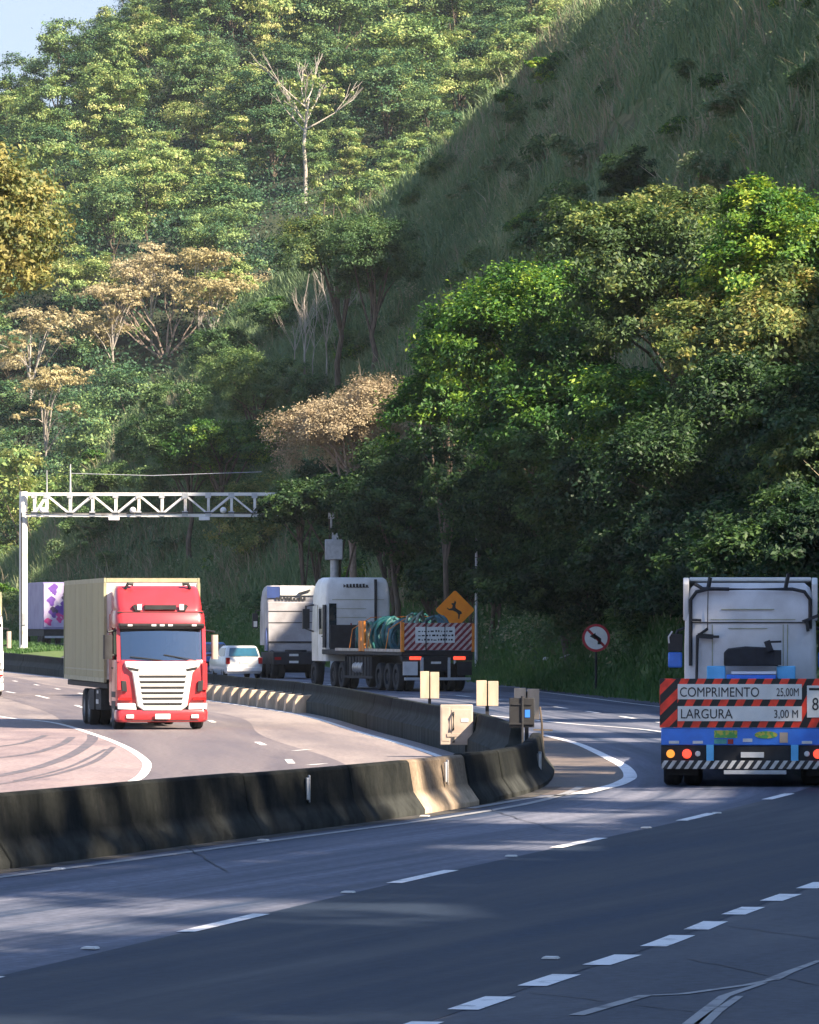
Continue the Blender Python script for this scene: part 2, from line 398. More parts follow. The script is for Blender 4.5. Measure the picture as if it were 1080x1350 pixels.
# ------------------------------------------------------------------ plan curves: median barrier and foot of the cut slope
def hermite(pts):
    Y = np.array([p[1] for p in pts], float); X = np.array([p[0] for p in pts], float)
    T = np.gradient(X, Y)
    def f(y):
        y = np.asarray(y, float); i = np.clip(np.searchsorted(Y, y)-1, 0, len(Y)-2)
        h = Y[i+1]-Y[i]; t = (y-Y[i])/h
        t2 = t*t; t3 = t2*t
        r = (2*t3-3*t2+1)*X[i]+(t3-2*t2+t)*h*T[i]+(-2*t3+3*t2)*X[i+1]+(t3-t2)*h*T[i+1]
        r = np.where(y < Y[0], X[0]+T[0]*(y-Y[0]), r); r = np.where(y > Y[-1], X[-1]+T[-1]*(y-Y[-1]), r)
        return r
    return f
XB = hermite([(-19.3,0),(-10.5,31),(-4.27,51.7),(-2.38,58.5),(-.30,66),(.72,70.6),(1.37,75),(2.02,85),(2.12,92),(1.95,100),(1.4,113),(.68,123),
              (-.39,136),(-2.26,160),(-7.6,201),(-18,278),(-24.5,318),(-47,420)])
XE = hermite([(19,-20),(17,10),(14.8,50),(12.4,95),(11.3,110),(9.7,126),(7.45,163),(5.3,187),(3.1,213),(.8,235),(-2.6,260),(-6.5,285),(-13,320),
              (-22,355),(-35,390),(-62,440)])
def sstep(a, b, x):
    t = np.clip((np.asarray(x, float)-a)/(b-a), 0, 1); return t*t*(3-2*t)
def zR(y): return 1.0*sstep(240, 350, y)+.8*sstep(350, 440, y)
ZL = -.4
def ztop(y): return np.where(np.asarray(y) < 92, .72-.09*sstep(52, 86, y), .5+.18*sstep(240, 325, y))
_ys = np.arange(0, 441, 1.0); _s = np.concatenate([[0], np.cumsum(np.hypot(np.diff(XB(_ys)), 1.0))])
def S_of(y): return np.interp(y, _ys, _s)
def heading(f, y):
    return math.atan2(float(f(y+.5)-f(y-.5)), 1.0)        # clockwise from +Y

def struct(o): return tag(o, kind='structure')

pmat('gutter_dirt', (.09,.08,.065), (.03,.032,.035), scale=2.5, rough=.95, lo=.4, hi=.6, detail=9, bump=.4)
# ------------------------------------------------------------------ ground and roads
V = np.zeros((2, 2, 3)); V[0,0] = (-3000,-500,-.9); V[0,1] = (3000,-500,-.9); V[1,0] = (-3000,4000,-.9); V[1,1] = (3000,4000,-.9)
pmat('earth', (.07,.075,.04), (.045,.05,.028), scale=.4, rough=.95, bump=.3)
struct(link('ground', grid_mesh('ground', V, 'earth')))

def strip(name, f0, f1, ys, z, mat, n=10, dz=0.0, vb=True):
    t = np.linspace(0, 1, n+1)
    X0 = f0(ys)[:,None]; X1 = f1(ys)[:,None]; X = X0*(1-t)+X1*t
    Pm = np.zeros((len(ys), n+1, 3)); Pm[...,0] = X; Pm[...,1] = ys[:,None]; Pm[...,2] = z(ys)[:,None]+dz
    uv = np.zeros((len(ys), n+1, 2)); uv[...,0] = S_of(ys)[:,None]; uv[...,1] = X-XB(ys)[:,None]
    return struct(link(name, grid_mesh(name, Pm, mat, uv)))
ysR = np.arange(0, 441, 2.0)
flat = lambda y: np.zeros_like(y)
low = lambda y: np.full_like(y, ZL)
berm = lambda y: 3.2*sstep(285, 318, y)
strip('outbound_carriageway', lambda y: XB(y)+.1+berm(y), lambda y: XE(y)+1.2, ysR, zR, 'asphalt_inner')
strip('inbound_carriageway', lambda y: XB(y)-30, lambda y: XB(y)-.05, ysR, low, 'asphalt_left')
# lane line and continuity line as polylines read off the photo, then carried round the bend parallel to the median
_l1 = [(-10,.5)]
L1 = hermite([(-6.3,19),(-1.74,41.2),(-.07,49.3),(1.61,56.9),(3.29,64.4),(4.42,70),(5.75,77),(7.1,88),(7.5,100),(6.9,115),(5.6,135),(3.0,165),(-.2,190),
              (-6,225),(-15,275),(-22.5,318)])
L2 = hermite([(-2.6,19),(.33,32.9),(.91,35.5),(1.86,39.6),(2.63,43.5),(3.77,48.8),(7.3,66),(10,84)])
ysD = np.arange(14, 104, 1.0)
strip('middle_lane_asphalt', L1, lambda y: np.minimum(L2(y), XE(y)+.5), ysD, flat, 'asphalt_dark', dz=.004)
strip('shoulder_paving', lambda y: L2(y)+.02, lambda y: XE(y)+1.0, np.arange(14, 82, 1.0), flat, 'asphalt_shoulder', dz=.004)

def ribbon(pts, w, z, mb, w1=None, mi=0):
    """flat painted strip along ground points"""
    pts = [Vector((p[0], p[1])) for p in pts]; k = len(pts); vs = []
    for i, p in enumerate(pts):
        d = (pts[min(i+1,k-1)]-pts[max(i-1,0)]).normalized(); nrm = Vector((d.y, -d.x))
        ww = (w if w1 is None else w+(w1-w)*i/(k-1))/2
        zz = z(p.y) if callable(z) else z
        for sg in (-1, 1): q = p+nrm*ww*sg; vs.append((q.x, q.y, zz))
    mb.add(vs, [(2*i, 2*i+1, 2*i+3, 2*i+2) for i in range(k-1)], mi)
def dash(f, y0, y1, w, z, mb):
    ribbon([(float(f(y)), y) for y in np.linspace(y0, y1, 4)], w, z, mb)
ZM = .009
m = MB()
y = 41.2-7.75*3
while y < 104:                                         # broken lane line, one stroke to two gaps
    dash(L1, y, y+2.55, .15, ZM, m); y += 7.75
y = 110
while y < 330:
    dash(L1, y, y+3, .15, lambda t: float(zR(t))+.006, m); y += 8
struct(m.build('lane_line', 'line_white'))
m = MB(); y = 32.9-2.15*7
k = 0
while y < 82:
    dash(L2, y, y+(1.15 if k % 5 else 1.4), .20, ZM, m); y += 2.15; k += 1
struct(m.build('continuity_line', 'line_white'))
m = MB()
ribbon([(float(XB(y))+.85, y) for y in np.arange(20, 79, 2.0)], .13, .006, m)
ribbon([G(*p) for p in ((620,1066),(690,1054),(763,1046.5))], .14, .006, m)
struct(m.build('median_edge_line', 'line_worn'))
def smooth_px(pts, z, n=6):
    """ground curve through photo points"""
    g = [G(px, py, z) for px, py in pts]; out = []
    for i in range(len(g)-1):
        p0 = g[max(i-1,0)]; p1 = g[i]; p2 = g[i+1]; p3 = g[min(i+2,len(g)-1)]
        for j in range(n):
            t = j/n
            out.append(.5*((2*p1)+(p2-p0)*t+(2*p0-5*p1+4*p2-p3)*t*t+(3*p1-p0-3*p2+p3)*t*t*t))
    out.append(g[-1]); return out
# nose of the median: gravelly ghost island inside a thick white line
nose = smooth_px([(716,969.5),(740,975),(767,983),(803,1000),(824,1012),(831,1024),(822,1031),(806,1037),(763,1047)], 0)
poly = [(p.x, p.y) for p in nose]+[(float(XB(y))+.3, y) for y in np.arange(74, 104, 3.0)]
me = bpy.data.meshes.new('median_nose_paving'); me.from_pydata([(x,y,.004) for x,y in poly], [], [tuple(range(len(poly)))])
u = me.uv_layers.new(name='UVMap')
for li, l in enumerate(me.loops): v = me.vertices[l.vertex_index].co; u.data[li].uv = (v.y, v.x)
me.materials.append(MATS['nose_gravel']); struct(link('median_nose_paving', me))
m = MB(); ribbon(nose, .15, ZM, m, w1=.25)
ribbon(smooth_px([(640,943),(700,949),(760,955),(840,961),(900,969)], 0), .13, .006, m)
ribbon(smooth_px([(1078,948),(960,940),(850,929.5),(760,918),(690,909.5)], 0), .12, .006, m)
struct(m.build('median_nose_line', 'line_white'))
# worn arrow-like paint on the shoulder, lower right
m = MB()
for pts in ([(1080,1268),(1040,1283),(1018,1293)],[(1008,1297),(975,1308),(955,1315),(930,1335),(910,1352)],[(975,1315),(945,1335),(925,1352)],
            [(1018,1293),(985,1300),(900,1312),(850,1314),(760,1340)]):
    ribbon([G(*p) for p in pts], .05, ZM, m, w1=.10)
struct(m.build('worn_shoulder_marking', 'line_worn'))
# inbound carriageway: darker wheel lanes, edge line, broken line, ghost-island
ysL = np.arange(60, 330, 2.0)
strip('inbound_lane_asphalt', lambda y: XB(y)-8.0-.4*np.sin(y*.05), lambda y: XB(y)-3.3-.3*np.sin(y*.11), ysL, low, 'asphalt_left_dark', dz=.004)
m = MB()
ribbon([(float(XB(y))-.85, y) for y in np.arange(70, 335, 3.0)], .16, ZL+.006, m)
struct(m.build('inbound_edge_line', 'line_white'))
m = MB()
LL = lambda y: XB(y)-4.1
for y0 in (80.5, 93, 106, 122, 150, 165, 180, 195, 210, 225, 240, 256, 270, 285, 300):
    dash(LL, y0, y0+3.2, .15, ZL+.009, m)
for px, py in ((400,990),(420,1009)):
    g = G(px, py, ZL); ribbon([(g.x-.2, g.y-.1),(g.x+.12, g.y+.9)], .14, ZL+.011, m)
for a, b in (((48,917),(64,921)),((100,930),(118,936)),((8,912),(20,914))):
    ribbon([G(*a, ZL), G(*b, ZL)], .15, ZL+.011, m)
struct(m.build('inbound_lane_line', 'line_white'))
gore = smooth_px([(-60,930),(0,945),(70,953),(125,969),(165,985),(188,1000),(194,1010),(186,1024),(165,1035),(135,1043)], ZL)
poly = [(p.x, p.y) for p in gore]+[(-9,72),(-30,72),(-30,170)]
me = bpy.data.meshes.new('ghost_island_paving'); me.from_pydata([(x,y,ZL+.006) for x,y in poly], [], [tuple(range(len(poly)))])
u = me.uv_layers.new(name='UVMap')
for li, l in enumerate(me.loops): v = me.vertices[l.vertex_index].co; u.data[li].uv = (v.y, v.x)
me.materials.append(MATS['gore_paving']); struct(link('ghost_island_paving', me))
m = MB(); ribbon(gore, .16, ZL+.011, m, w1=.19); struct(m.build('ghost_island_line', 'line_white'))
m = MB()
for pts, w in (([(-5,1024),(50,1012),(95,995),(120,978),(122,969)], .26),([(-5,1000),(45,993),(80,982),(95,972)], .2),([(-5,1035),(70,1022),(125,1004),(150,985)], .14),
            ([(-5,985),(30,980),(60,970)], .18),([(20,1030),(90,1012),(140,988)], .10)):
    ribbon(smooth_px(pts, ZL), w, ZL+.010, m)
struct(m.build('skid_marks', 'skid_dark'))
m = MB(); ribbon([(float(XB(y))+.40, y) for y in np.arange(20, 80, 2.0)], .34, .0045, m); struct(m.build('gutter_grit', 'gutter_dirt'))
# tar-filled cracks and joints in the pavement
m = MB(); q = random.Random(31)
def crack(p0, p1, w, n=14, z=.0085, jit=.12):
    p0 = Vector((p0.x,p0.y)); p1 = Vector((p1.x,p1.y)); L_ = (p1-p0).length
    ribbon([p0.lerp(p1, k/n)+Vector((q.uniform(-1,1), q.uniform(-1,1)))*jit*(0 < k < n) for k in range(n+1)], w, z, m)
for a, b in (((215,1098),(300,1150)),((640,1066),(735,1096)),((905,1265),(1080,1300)),((700,1310),(960,1340)),((960,1222),(1079,1238))):
    crack(G(*a), G(*b), .016, jit=.025)
pmat('tar', (.012,.014,.018), (.02,.022,.026), rough=.6); struct(m.build('tar_seams', 'tar'))
# raised reflective studs along the lane lines
m = MB(); m.prism([(-.06,0),(.06,0),(.045,.014),(-.045,.014)], 'y', -.06, .06)
stud = m.build('road_stud', 'plate_white')
for i, (px, py) in enumerate(((119,1252),(459,1178),(674,1130),(852,1092.5),(945,1073),(726,1265),(77,1147),(347,1109),(560,1077))):
    o = stud if i == 0 else stud.copy()
    if i: C.objects.link(o)
    g = G(px, py); o.location = (g.x, g.y, .008); o.rotation_euler.z = -heading(L1, g.y)
    tag(o, 'small white raised reflector block stuck flat on the asphalt lane line', 'road stud', 'reflective studs along the lane lines')

# ------------------------------------------------------------------ median barriers, one object per cast segment
PROF = [(.30,0),(.30,.07),(.15,.30),(.09,.72)]
def barrier_segment(y0, y1, mat, pale=None):
    ym = (y0+y1)/2; cx = float(XB(ym)); h = float(ztop(ym)); m = MB(); rings = []; jq = random.Random(int(y0*37)); jx = jq.uniform(-.014,.014); jh = jq.uniform(-.012,.012)
    for y in np.linspace(y0+.022, y1-.022, max(2, int((y1-y0)/1.2)+1)):
        th = heading(XB, y); nx, ny = math.cos(th), -math.sin(th); bx = float(XB(y)); zb = float(zR(y))-.05
        h = float(ztop(y))+jh; k = h/.72; ring = []
        for w, z in [(.30,min(zb,h-.2)),(.30,.07*k),(.15,.30*k),(.09,h-.03),(.06,h),(-.06,h),(-.09,h-.03),(-.15,.24*k),(-.32,-.02),(-.32,ZL-.05)]:
            w += jx; ring.append((bx+nx*w-cx, y+ny*w-ym, z))
        rings.append(ring)
    m.loft(rings)
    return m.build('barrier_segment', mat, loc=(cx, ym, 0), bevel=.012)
near_edges = [36,40,44,48,52,56,60,64,66.9]
segs = []
for a, b in zip(near_edges[:-1], near_edges[1:]):
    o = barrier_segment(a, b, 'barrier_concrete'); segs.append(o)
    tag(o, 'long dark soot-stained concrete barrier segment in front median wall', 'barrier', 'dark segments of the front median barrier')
o = barrier_segment(66.9, 70.2, 'barrier_sunlit'); tag(o, 'pale tan sunlit concrete barrier segment between dark segments near the nose', 'barrier')
for a, b, lab in ((70.2,71.6,'narrow dark barrier segment beside the pale sunlit one'),(71.6,73.2,'short dark barrier segment, second from the pale sunlit one'),
                  (73.2,79.5,'dark barrier segment behind the one ending at the nose'),(79.5,86.0,'dark barrier segment with sloped end at the median nose')):
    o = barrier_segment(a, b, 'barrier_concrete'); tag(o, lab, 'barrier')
y = 99.0
while y < 160:
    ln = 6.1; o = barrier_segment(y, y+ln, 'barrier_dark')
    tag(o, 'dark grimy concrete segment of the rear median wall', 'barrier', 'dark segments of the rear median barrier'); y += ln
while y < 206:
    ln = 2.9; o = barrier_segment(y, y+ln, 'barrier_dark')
    tag(o, 'short rear median segment with pale buttress block on its side', 'barrier', 'buttressed segments of the rear median barrier')
    th = heading(XB, y+.4); mb = MB()
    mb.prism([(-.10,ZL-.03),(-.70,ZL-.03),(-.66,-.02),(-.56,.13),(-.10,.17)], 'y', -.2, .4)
    p = mb.build('buttress', 'barrier_sunlit', parent=o, bevel=.02); p.location = (float(XB(y+.4))-o.location.x, y+.4-o.location.y, 0); p.rotation_euler.z = -th
    y += ln
while y < 335:
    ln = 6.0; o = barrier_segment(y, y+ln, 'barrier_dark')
    tag(o, 'far dark concrete barrier segment along the outer curve behind the red truck', 'barrier', 'far barrier segments on the bend'); y += ln

# reflectors clipped on the near barrier
for i, (px, py, lab) in enumerate(((384,1040,'white upright reflector tab on dark barrier, leftmost of them'),(592,1018,'white reflector tab on the pale sunlit barrier segment'),
                                   (694,1005,'white reflector tab on the barrier segment nearest the median nose'))):
    d = (62.1, 68.6, 79.6)[i]; p = Vector((float(XB(d))+.17, d, CAMZ+(HY-py)*d/F))
    m = MB(); m.box(-.035,.035,-.03,.0,-.13,.13); m.box(-.045,.045,0,.012,-.16,.16)
    o = m.build('reflector', 'plate_white', loc=p, rot=(0,R(0),-heading(XB,d)-R(60)), bevel=.006); tag(o, lab, 'reflector')

# ------------------------------------------------------------------ berm with grass behind the far barrier
ysB = np.arange(284, 400, 3.0); t = np.linspace(0, 1, 7)
Pm = np.zeros((len(ysB), 7, 3)); Pm[...,0] = XB(ysB)[:,None]+.2+t*(berm(ysB)[:,None]+.4); Pm[...,1] = ysB[:,None]
Pm[...,2] = (ztop(ysB)-.12)[:,None]+(zR(ysB)+.12-ztop(ysB)+.12)[:,None]*np.sqrt(t)*sstep(284,312,ysB)[:,None]
pmat('berm_soil', (.10,.16,.03), (.06,.10,.025), scale=1.5, rough=.95, bump=.5)
struct(link('grass_berm', grid_mesh('grass_berm', Pm, 'berm_soil')))
BERM = Pm
# ------------------------------------------------------------------ the cut hillside on the right, and the far forested hill
base_ridge = [((19,-20),(30,-16,26)),((17,10),(30,8,29)),((15.6,35),(30,30,28.5)),((14.8,50),(30,44,26.5)),((14.2,60),(30,56,25.2)),((13.5,75),(30,72,22.5)),
 ((12.4,95),(30,95,22)),((11.3,110),(30,120,23)),((9.7,126),(30,150,26)),((7.45,163),(28.5,190,33)),((5.3,187),(26,218,34.2)),((3.1,213),(22,262,37.5)),
 ((.8,235),(16.5,330,44)),((-2.6,260),(11.9,378,46)),((-4.2,270),(10.6,388,45.2)),((-6.5,285),(6.1,400,41.2)),((-9.5,302),(1.2,405,37.4)),((-13,320),(-3.4,410,34.2)),
 ((-15,329),(-7.5,412,31)),((-17,337),(-11.8,415,28.2)),((-22,355),(-17.3,418,22.6)),((-28,373),(-23.3,420,17.6)),((-35,390),(-26.0,422,11)),((-40,400),(-29,425,4)),((-46,410),(-38,432,2.5))]
Bp = np.array([(b[0],b[1],float(zR(b[1]))-.02) for b,_ in base_ridge]); Rp = np.array([r for _,r in base_ridge], float)
def resample(A, n):
    k = np.arange(len(A)); q = np.linspace(0, len(A)-1, n)
    return np.stack([np.interp(q, k, A[:,i]) for i in range(3)], -1)
NS, NT = 300, 90
Bs = resample(Bp, NS); Rs = resample(Rp, NS)
ker = np.hanning(11); ker /= ker.sum()
def smoothcol(A):
    B = A.copy()
    for i in range(3): B[5:-5,i] = np.convolve(A[:,i], ker, 'valid')
    return B
Rs = smoothcol(Rs)
T = np.linspace(0, 1, NT)
prof = lambda t: np.where(t < .05, t*.25, .0125+(t-.05)/.95*.9875)
Tm = T[None,:]
H = Bs[:,None,:]*(1-Tm[...,None])+Rs[:,None,:]*Tm[...,None]
H[...,2] = Bs[:,None,2]+(Rs[:,None,2]-Bs[:,None,2])*prof(Tm)
amp = np.sin(np.clip(Tm,0,1)*math.pi)**.6
H[...,2] += amp*(2.2*fbm(H[...,0]*.06, H[...,1]*.06, 3)+.8*fbm(H[...,0]*.25, H[...,1]*.25, 8))*np.clip((Tm-.05)*8, 0, 1)
H[...,0] += amp*1.5*fbm(H[...,1]*.12+7, H[...,2]*.12, 21)*np.clip((Tm-.08)*8, 0, 1)
crest = .9*fbm(Rs[:,0]*.2, Rs[:,1]*.2, 5)[:,None]
H[...,2] += crest*Tm**6
back = np.stack([Rs+np.array((5,12,-2.5))*k+np.array((0,0,-4.0))*k*k*.5 for k in (.4,1,2,3.2,4.2)], 1)
H = np.concatenate([H, back], 1)
ROCKF = lambda P_: fbm(P_[...,1]*.05+2.0, P_[...,2]*.11+P_[...,0]*.05, 63, 5)
ROCK = ROCKF(H)
def hill_mat():
    m, nt, out = _nodes('hillside'); L = nt.links
    b = nt.nodes.new('ShaderNodeBsdfPrincipled'); b.inputs['Roughness'].default_value = .95; b.inputs['Specular IOR Level'].default_value = .1
    g = nt.nodes.new('ShaderNodeNewGeometry'); mp = nt.nodes.new('ShaderNodeMapping'); mp.inputs['Scale'].default_value = (1,.6,.4); L.new(g.outputs['Position'], mp.inputs[0])
    n1 = nt.nodes.new('ShaderNodeTexNoise'); n1.inputs['Scale'].default_value = .16; n1.inputs['Detail'].default_value = 8; n1.inputs['Roughness'].default_value = .62
    L.new(mp.outputs[0], n1.inputs['Vector'])
    r1 = ramp(nt, [(.30,(.05,.10,.035)),(.48,(.10,.16,.055)),(.62,(.16,.19,.08)),(.76,(.22,.18,.11))]); L.new(n1.outputs['Fac'], r1.inputs[0])
    at = nt.nodes.new('ShaderNodeAttribute'); at.attribute_name = 'tint'
    r2 = ramp(nt, [(.34,(0,0,0)),(.70,(.85,.85,.85))]); L.new(at.outputs['Fac'], r2.inputs[0])
    n4 = nt.nodes.new('ShaderNodeTexNoise'); n4.inputs['Scale'].default_value = 1.1; n4.inputs['Detail'].default_value = 8; L.new(mp.outputs[0], n4.inputs['Vector'])
    r4 = ramp(nt, [(.35,(.06,.05,.035)),(.55,(.19,.13,.075)),(.7,(.27,.20,.12))]); L.new(n4.outputs['Fac'], r4.inputs[0])
    mx = nt.nodes.new('ShaderNodeMix'); mx.data_type = 'RGBA'; L.new(r2.outputs[0], mx.inputs[0]); L.new(r1.outputs[0], mx.inputs[6]); L.new(r4.outputs[0], mx.inputs[7])
    n3 = nt.nodes.new('ShaderNodeTexNoise'); n3.inputs['Scale'].default_value = 2.2; n3.inputs['Detail'].default_value = 8; L.new(mp.outputs[0], n3.inputs['Vector'])
    bp = nt.nodes.new('ShaderNodeBump'); bp.inputs['Strength'].default_value = .9; bp.inputs['Distance'].default_value = .35; L.new(n3.outputs['Fac'], bp.inputs['Height']); L.new(bp.outputs[0], b.inputs['Normal'])
    L.new(mx.outputs[2], b.inputs['Base Color']); L.new(b.outputs[0], out.inputs[0]); MATS['hillside'] = m
hill_mat()
hill_me = grid_mesh('cut_hillside', H, 'hillside'); _a = hill_me.attributes.new('tint', 'FLOAT', 'POINT'); _a.data.foreach_set('value', ROCK.astype(np.float32).ravel()); hill = struct(link('cut_hillside', hill_me))
_idx = np.arange(H.shape[0]*H.shape[1]).reshape(H.shape[:2])
_Q = np.stack([_idx[:-1,:-1], _idx[:-1,1:], _idx[1:,1:], _idx[1:,:-1]], -1).reshape(-1,4)
HILL = BVHTree.FromPolygons([tuple(v) for v in H.reshape(-1,3).tolist()], _Q.tolist())
def hill_z(x, y, default=0.0):
    h = HILL.ray_cast(Vector((x, y, 200)), Vector((0,0,-1)))
    return h[0].z if h[0] is not None else default
def hill_hit(px, py):
    """where the sight line through a photo pixel meets the hillside"""
    o = Vector((0,0,CAMZ)); d = Vector(((px-CX)/F, 1, (HY-py)/F)).normalized()
    h = HILL.ray_cast(o, d)
    return h[0]
# far hill: rows climb away from the valley
rows = np.linspace(0, 1, 60); cols = np.linspace(-120, 150, 70)
dist = 455+300*rows
zrow = -2+98*rows**1.08
FH = np.zeros((60, 70, 3)); FH[...,0] = cols[None,:]; FH[...,1] = dist[:,None]
tilt = np.clip((FH[...,0]+34)*1.3, -80, 0)*rows[:,None]**2.4+np.clip((FH[...,0]+40)*.12, 0, 30)*rows[:,None]**1.5
FH[...,2] = zrow[:,None]+tilt+8.0*fbm(FH[...,0]*.030, FH[...,1]*.022, 41)*np.clip(rows[:,None]*3,0,1)-1.5
FHb = np.concatenate([FH, FH[-1:]+np.array((0,60,-25)), FH[-1:]+np.array((0,160,-110))], 0)
pmat('forest_floor', (.03,.045,.018), (.015,.022,.010), scale=.2, rough=.95, bump=.8)
far_hill = struct(link('far_hill', grid_mesh('far_hill', FHb, 'forest_floor')))
def far_z(x, y):
    r = (y-455)/300*59; c = (x+120)/270*69
    i = int(min(max(r,0),58)); j = int(min(max(c,0),68)); a = r-i; b = c-j
    return float((FH[i,j,2]*(1-b)+FH[i,j+1,2]*b)*(1-a)+(FH[i+1,j,2]*(1-b)+FH[i+1,j+1,2]*b)*a)
# a farther, hazier mountain flank closes the gap at the top left
rows2 = np.linspace(0, 1, 30); cols2 = np.linspace(-900, 700, 50)
MT = np.zeros((30, 50, 3)); MT[...,0] = cols2[None,:]; MT[...,1] = (1900+1100*rows2)[:,None]
MT[...,2] = (600*rows2)[:,None]*(.62+.35*vnoise(cols2*.004, cols2*0, 9))[None,:]+40*fbm(MT[...,0]*.006, MT[...,1]*.006, 77)*rows2[:,None]-5
HAVE_MOUNTAIN = False

# ------------------------------------------------------------------ vegetation builders (numpy)
rng = np.random.default_rng(11)
def unit(a): return a/np.maximum(np.linalg.norm(a, axis=-1, keepdims=True), 1e-6)
def leaf_cloud(r, lobes, n_clump, per, leaf, up=.55, flat=.6, clump=.2, shell=(.62,1.05), low=-.45, aspect=.5, spread=.42):
    """leaf-sized folded quads gathered in clumps over several lobes; returns verts, quads, tint"""
    lobes = np.asarray(lobes, float); area = (lobes[:,3]*lobes[:,5]); pick = r.choice(len(lobes), n_clump, p=area/area.sum())
    d = unit(r.normal(size=(n_clump,3))); bad = d[:,2] < low; d[bad,2] *= -1
    lb = lobes[pick]; rad = r.uniform(*shell, size=(n_clump,1))
    c = lb[:,:3]+lb[:,3:]*d*rad
    cr = clump*lb[:,3:].mean(1)*r.uniform(.6,1.4,n_clump)
    n = n_clump*per; ci = np.repeat(np.arange(n_clump), per)
    p = c[ci]+r.normal(size=(n,3))*cr[ci][:,None]*np.array((1,1,flat))*.62
    nrm = unit(d[ci]*.6+np.array((0,0,up))+r.normal(size=(n,3))*spread)
    tg = unit(np.cross(nrm, r.normal(size=(n,3)))); bt = np.cross(nrm, tg)
    L = leaf*r.uniform(.6,1.35,(n,1)); W = L*aspect
    a = p-tg*L*.5; b = p+bt*W*.5+nrm*L*.10; e = p+tg*L*.5-nrm*L*.06; f = p-bt*W*.5+nrm*L*.10
    V = np.stack([a,b,e,f],1).reshape(-1,3); Q = np.arange(n*4).reshape(-1,4)
    ct = r.uniform(0,1,n_clump); tint = np.clip(ct[ci]*.6+r.uniform(0,.4,n), 0, 1)
    return V, Q, np.repeat(tint, 4)
def lobed(r, rx, ry, rz, n, cz=0.0, k=.55, dome=.0):
    """lobe list filling an ellipsoid"""
    out = []
    for i in range(n):
        a = 2*math.pi*i/n+r.uniform(-.4,.4); q = r.uniform(.25,.75) if i else 0
        zz = r.uniform(-.45,.6)-dome*q
        s = k*r.uniform(.75,1.2)
        out.append((math.cos(a)*rx*q, math.sin(a)*ry*q, cz+zz*rz, rx*s, ry*s, rz*s))
    return out
def limbs(mb, r, base, top, r0, r1, targets, bend=.25, n=7, mi=0):
    """tapered, slightly crooked trunk and limbs that reach towards the lobes"""
    base = Vector(base); top = Vector(top); H_ = (top-base).length; pts = []; rad = []
    for i in range(7):
        t = i/6; p = base.lerp(top, t)+Vector((r.uniform(-1,1),r.uniform(-1,1),0))*bend*math.sin(t*math.pi)*.6
        pts.append(p); rad.append(r0*(1.25 if i == 0 else 1)*(1-t)+r1*t)
    mb.tube(pts, rad, n, mi)
    for tx in targets:
        s = pts[r.integers(3,6)]; e = Vector(tx); mid = s.lerp(e,.5)+Vector((r.uniform(-.3,.3),r.uniform(-.3,.3),(e-s).length*.12))
        mb.tube([s, mid, e], [r1*.9, r1*.6, r1*.2], 5, mi)
def add_twigs(mb, r, p, d, L, rad, depth, mi=0, spread=.5):
    """recursive bare branching"""
    p = Vector(p); d = Vector(d).normalized(); pts = [p]; q = p
    for i in range(3):
        q = q+(d+Vector((r.uniform(-1,1),r.uniform(-1,1),r.uniform(-.5,1)))*.12)*L/3; pts.append(q)
    mb.tube(pts, [rad, rad*.85, rad*.7, rad*.55], 5 if depth > 1 else 4, mi, cap=False)
    if depth > 0:
        for k in range(r.integers(2,4)):
            nd = (d+Vector((r.uniform(-1,1),r.uniform(-1,1),r.uniform(-.3,.9)))*spread).normalized()
            add_twigs(mb, r, pts[r.integers(2,4)], nd, L*r.uniform(.55,.8), rad*.55, depth-1, mi, spread)
# leaf colours, dark to light over the tint
leaf_mat('leaf_far', [(0,(.035,.09,.032)),(.35,(.135,.235,.065)),(.7,(.34,.41,.125)),(1,(.60,.56,.25))], trans=.22)
leaf_mat('leaf_far_cool', [(0,(.012,.05,.032)),(.5,(.06,.145,.058)),(1,(.25,.34,.105))], trans=.22)  # darkened to paint in the shade of gaps between lit crowns
leaf_mat('leaf_far_pale', [(0,(.24,.21,.09)),(.5,(.42,.36,.17)),(1,(.58,.49,.26))])
leaf_mat('leaf_far_pink', [(0,(.30,.26,.13)),(.5,(.48,.41,.23)),(1,(.64,.55,.34))])
leaf_mat('leaf_near', [(0,(.016,.055,.015)),(.5,(.055,.165,.022)),(.8,(.20,.34,.03)),(1,(.40,.46,.05))])
leaf_mat('leaf_near_olive', [(0,(.035,.075,.028)),(.5,(.095,.165,.045)),(.8,(.25,.28,.065)),(1,(.44,.38,.12))])
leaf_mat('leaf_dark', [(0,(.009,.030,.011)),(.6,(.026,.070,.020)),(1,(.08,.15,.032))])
leaf_mat('leaf_slope', [(0,(.035,.09,.032)),(.5,(.10,.19,.06)),(1,(.24,.33,.10))])
leaf_mat('leaf_ochre', [(0,(.04,.08,.022)),(.5,(.135,.165,.045)),(1,(.38,.33,.10))])
leaf_mat('leaf_scrub', [(0,(.05,.11,.045)),(.45,(.11,.19,.075)),(.8,(.22,.26,.12)),(1,(.38,.34,.20))])
leaf_mat('leaf_dry', [(0,(.24,.18,.11)),(.5,(.42,.34,.21)),(1,(.56,.47,.31))], trans=.25)
leaf_mat('grass_blade', [(0,(.075,.15,.06)),(.5,(.165,.24,.10)),(.85,(.29,.33,.16)),(1,(.52,.46,.28))], trans=.3, gloss=.04)
leaf_mat('dead_blade', [(0,(.16,.14,.08)),(.5,(.30,.26,.16)),(1,(.46,.40,.28))], trans=.25, gloss=.03)
leaf_mat('grass_verge', [(0,(.03,.08,.02)),(.6,(.06,.15,.03)),(1,(.12,.22,.05))], trans=.35)
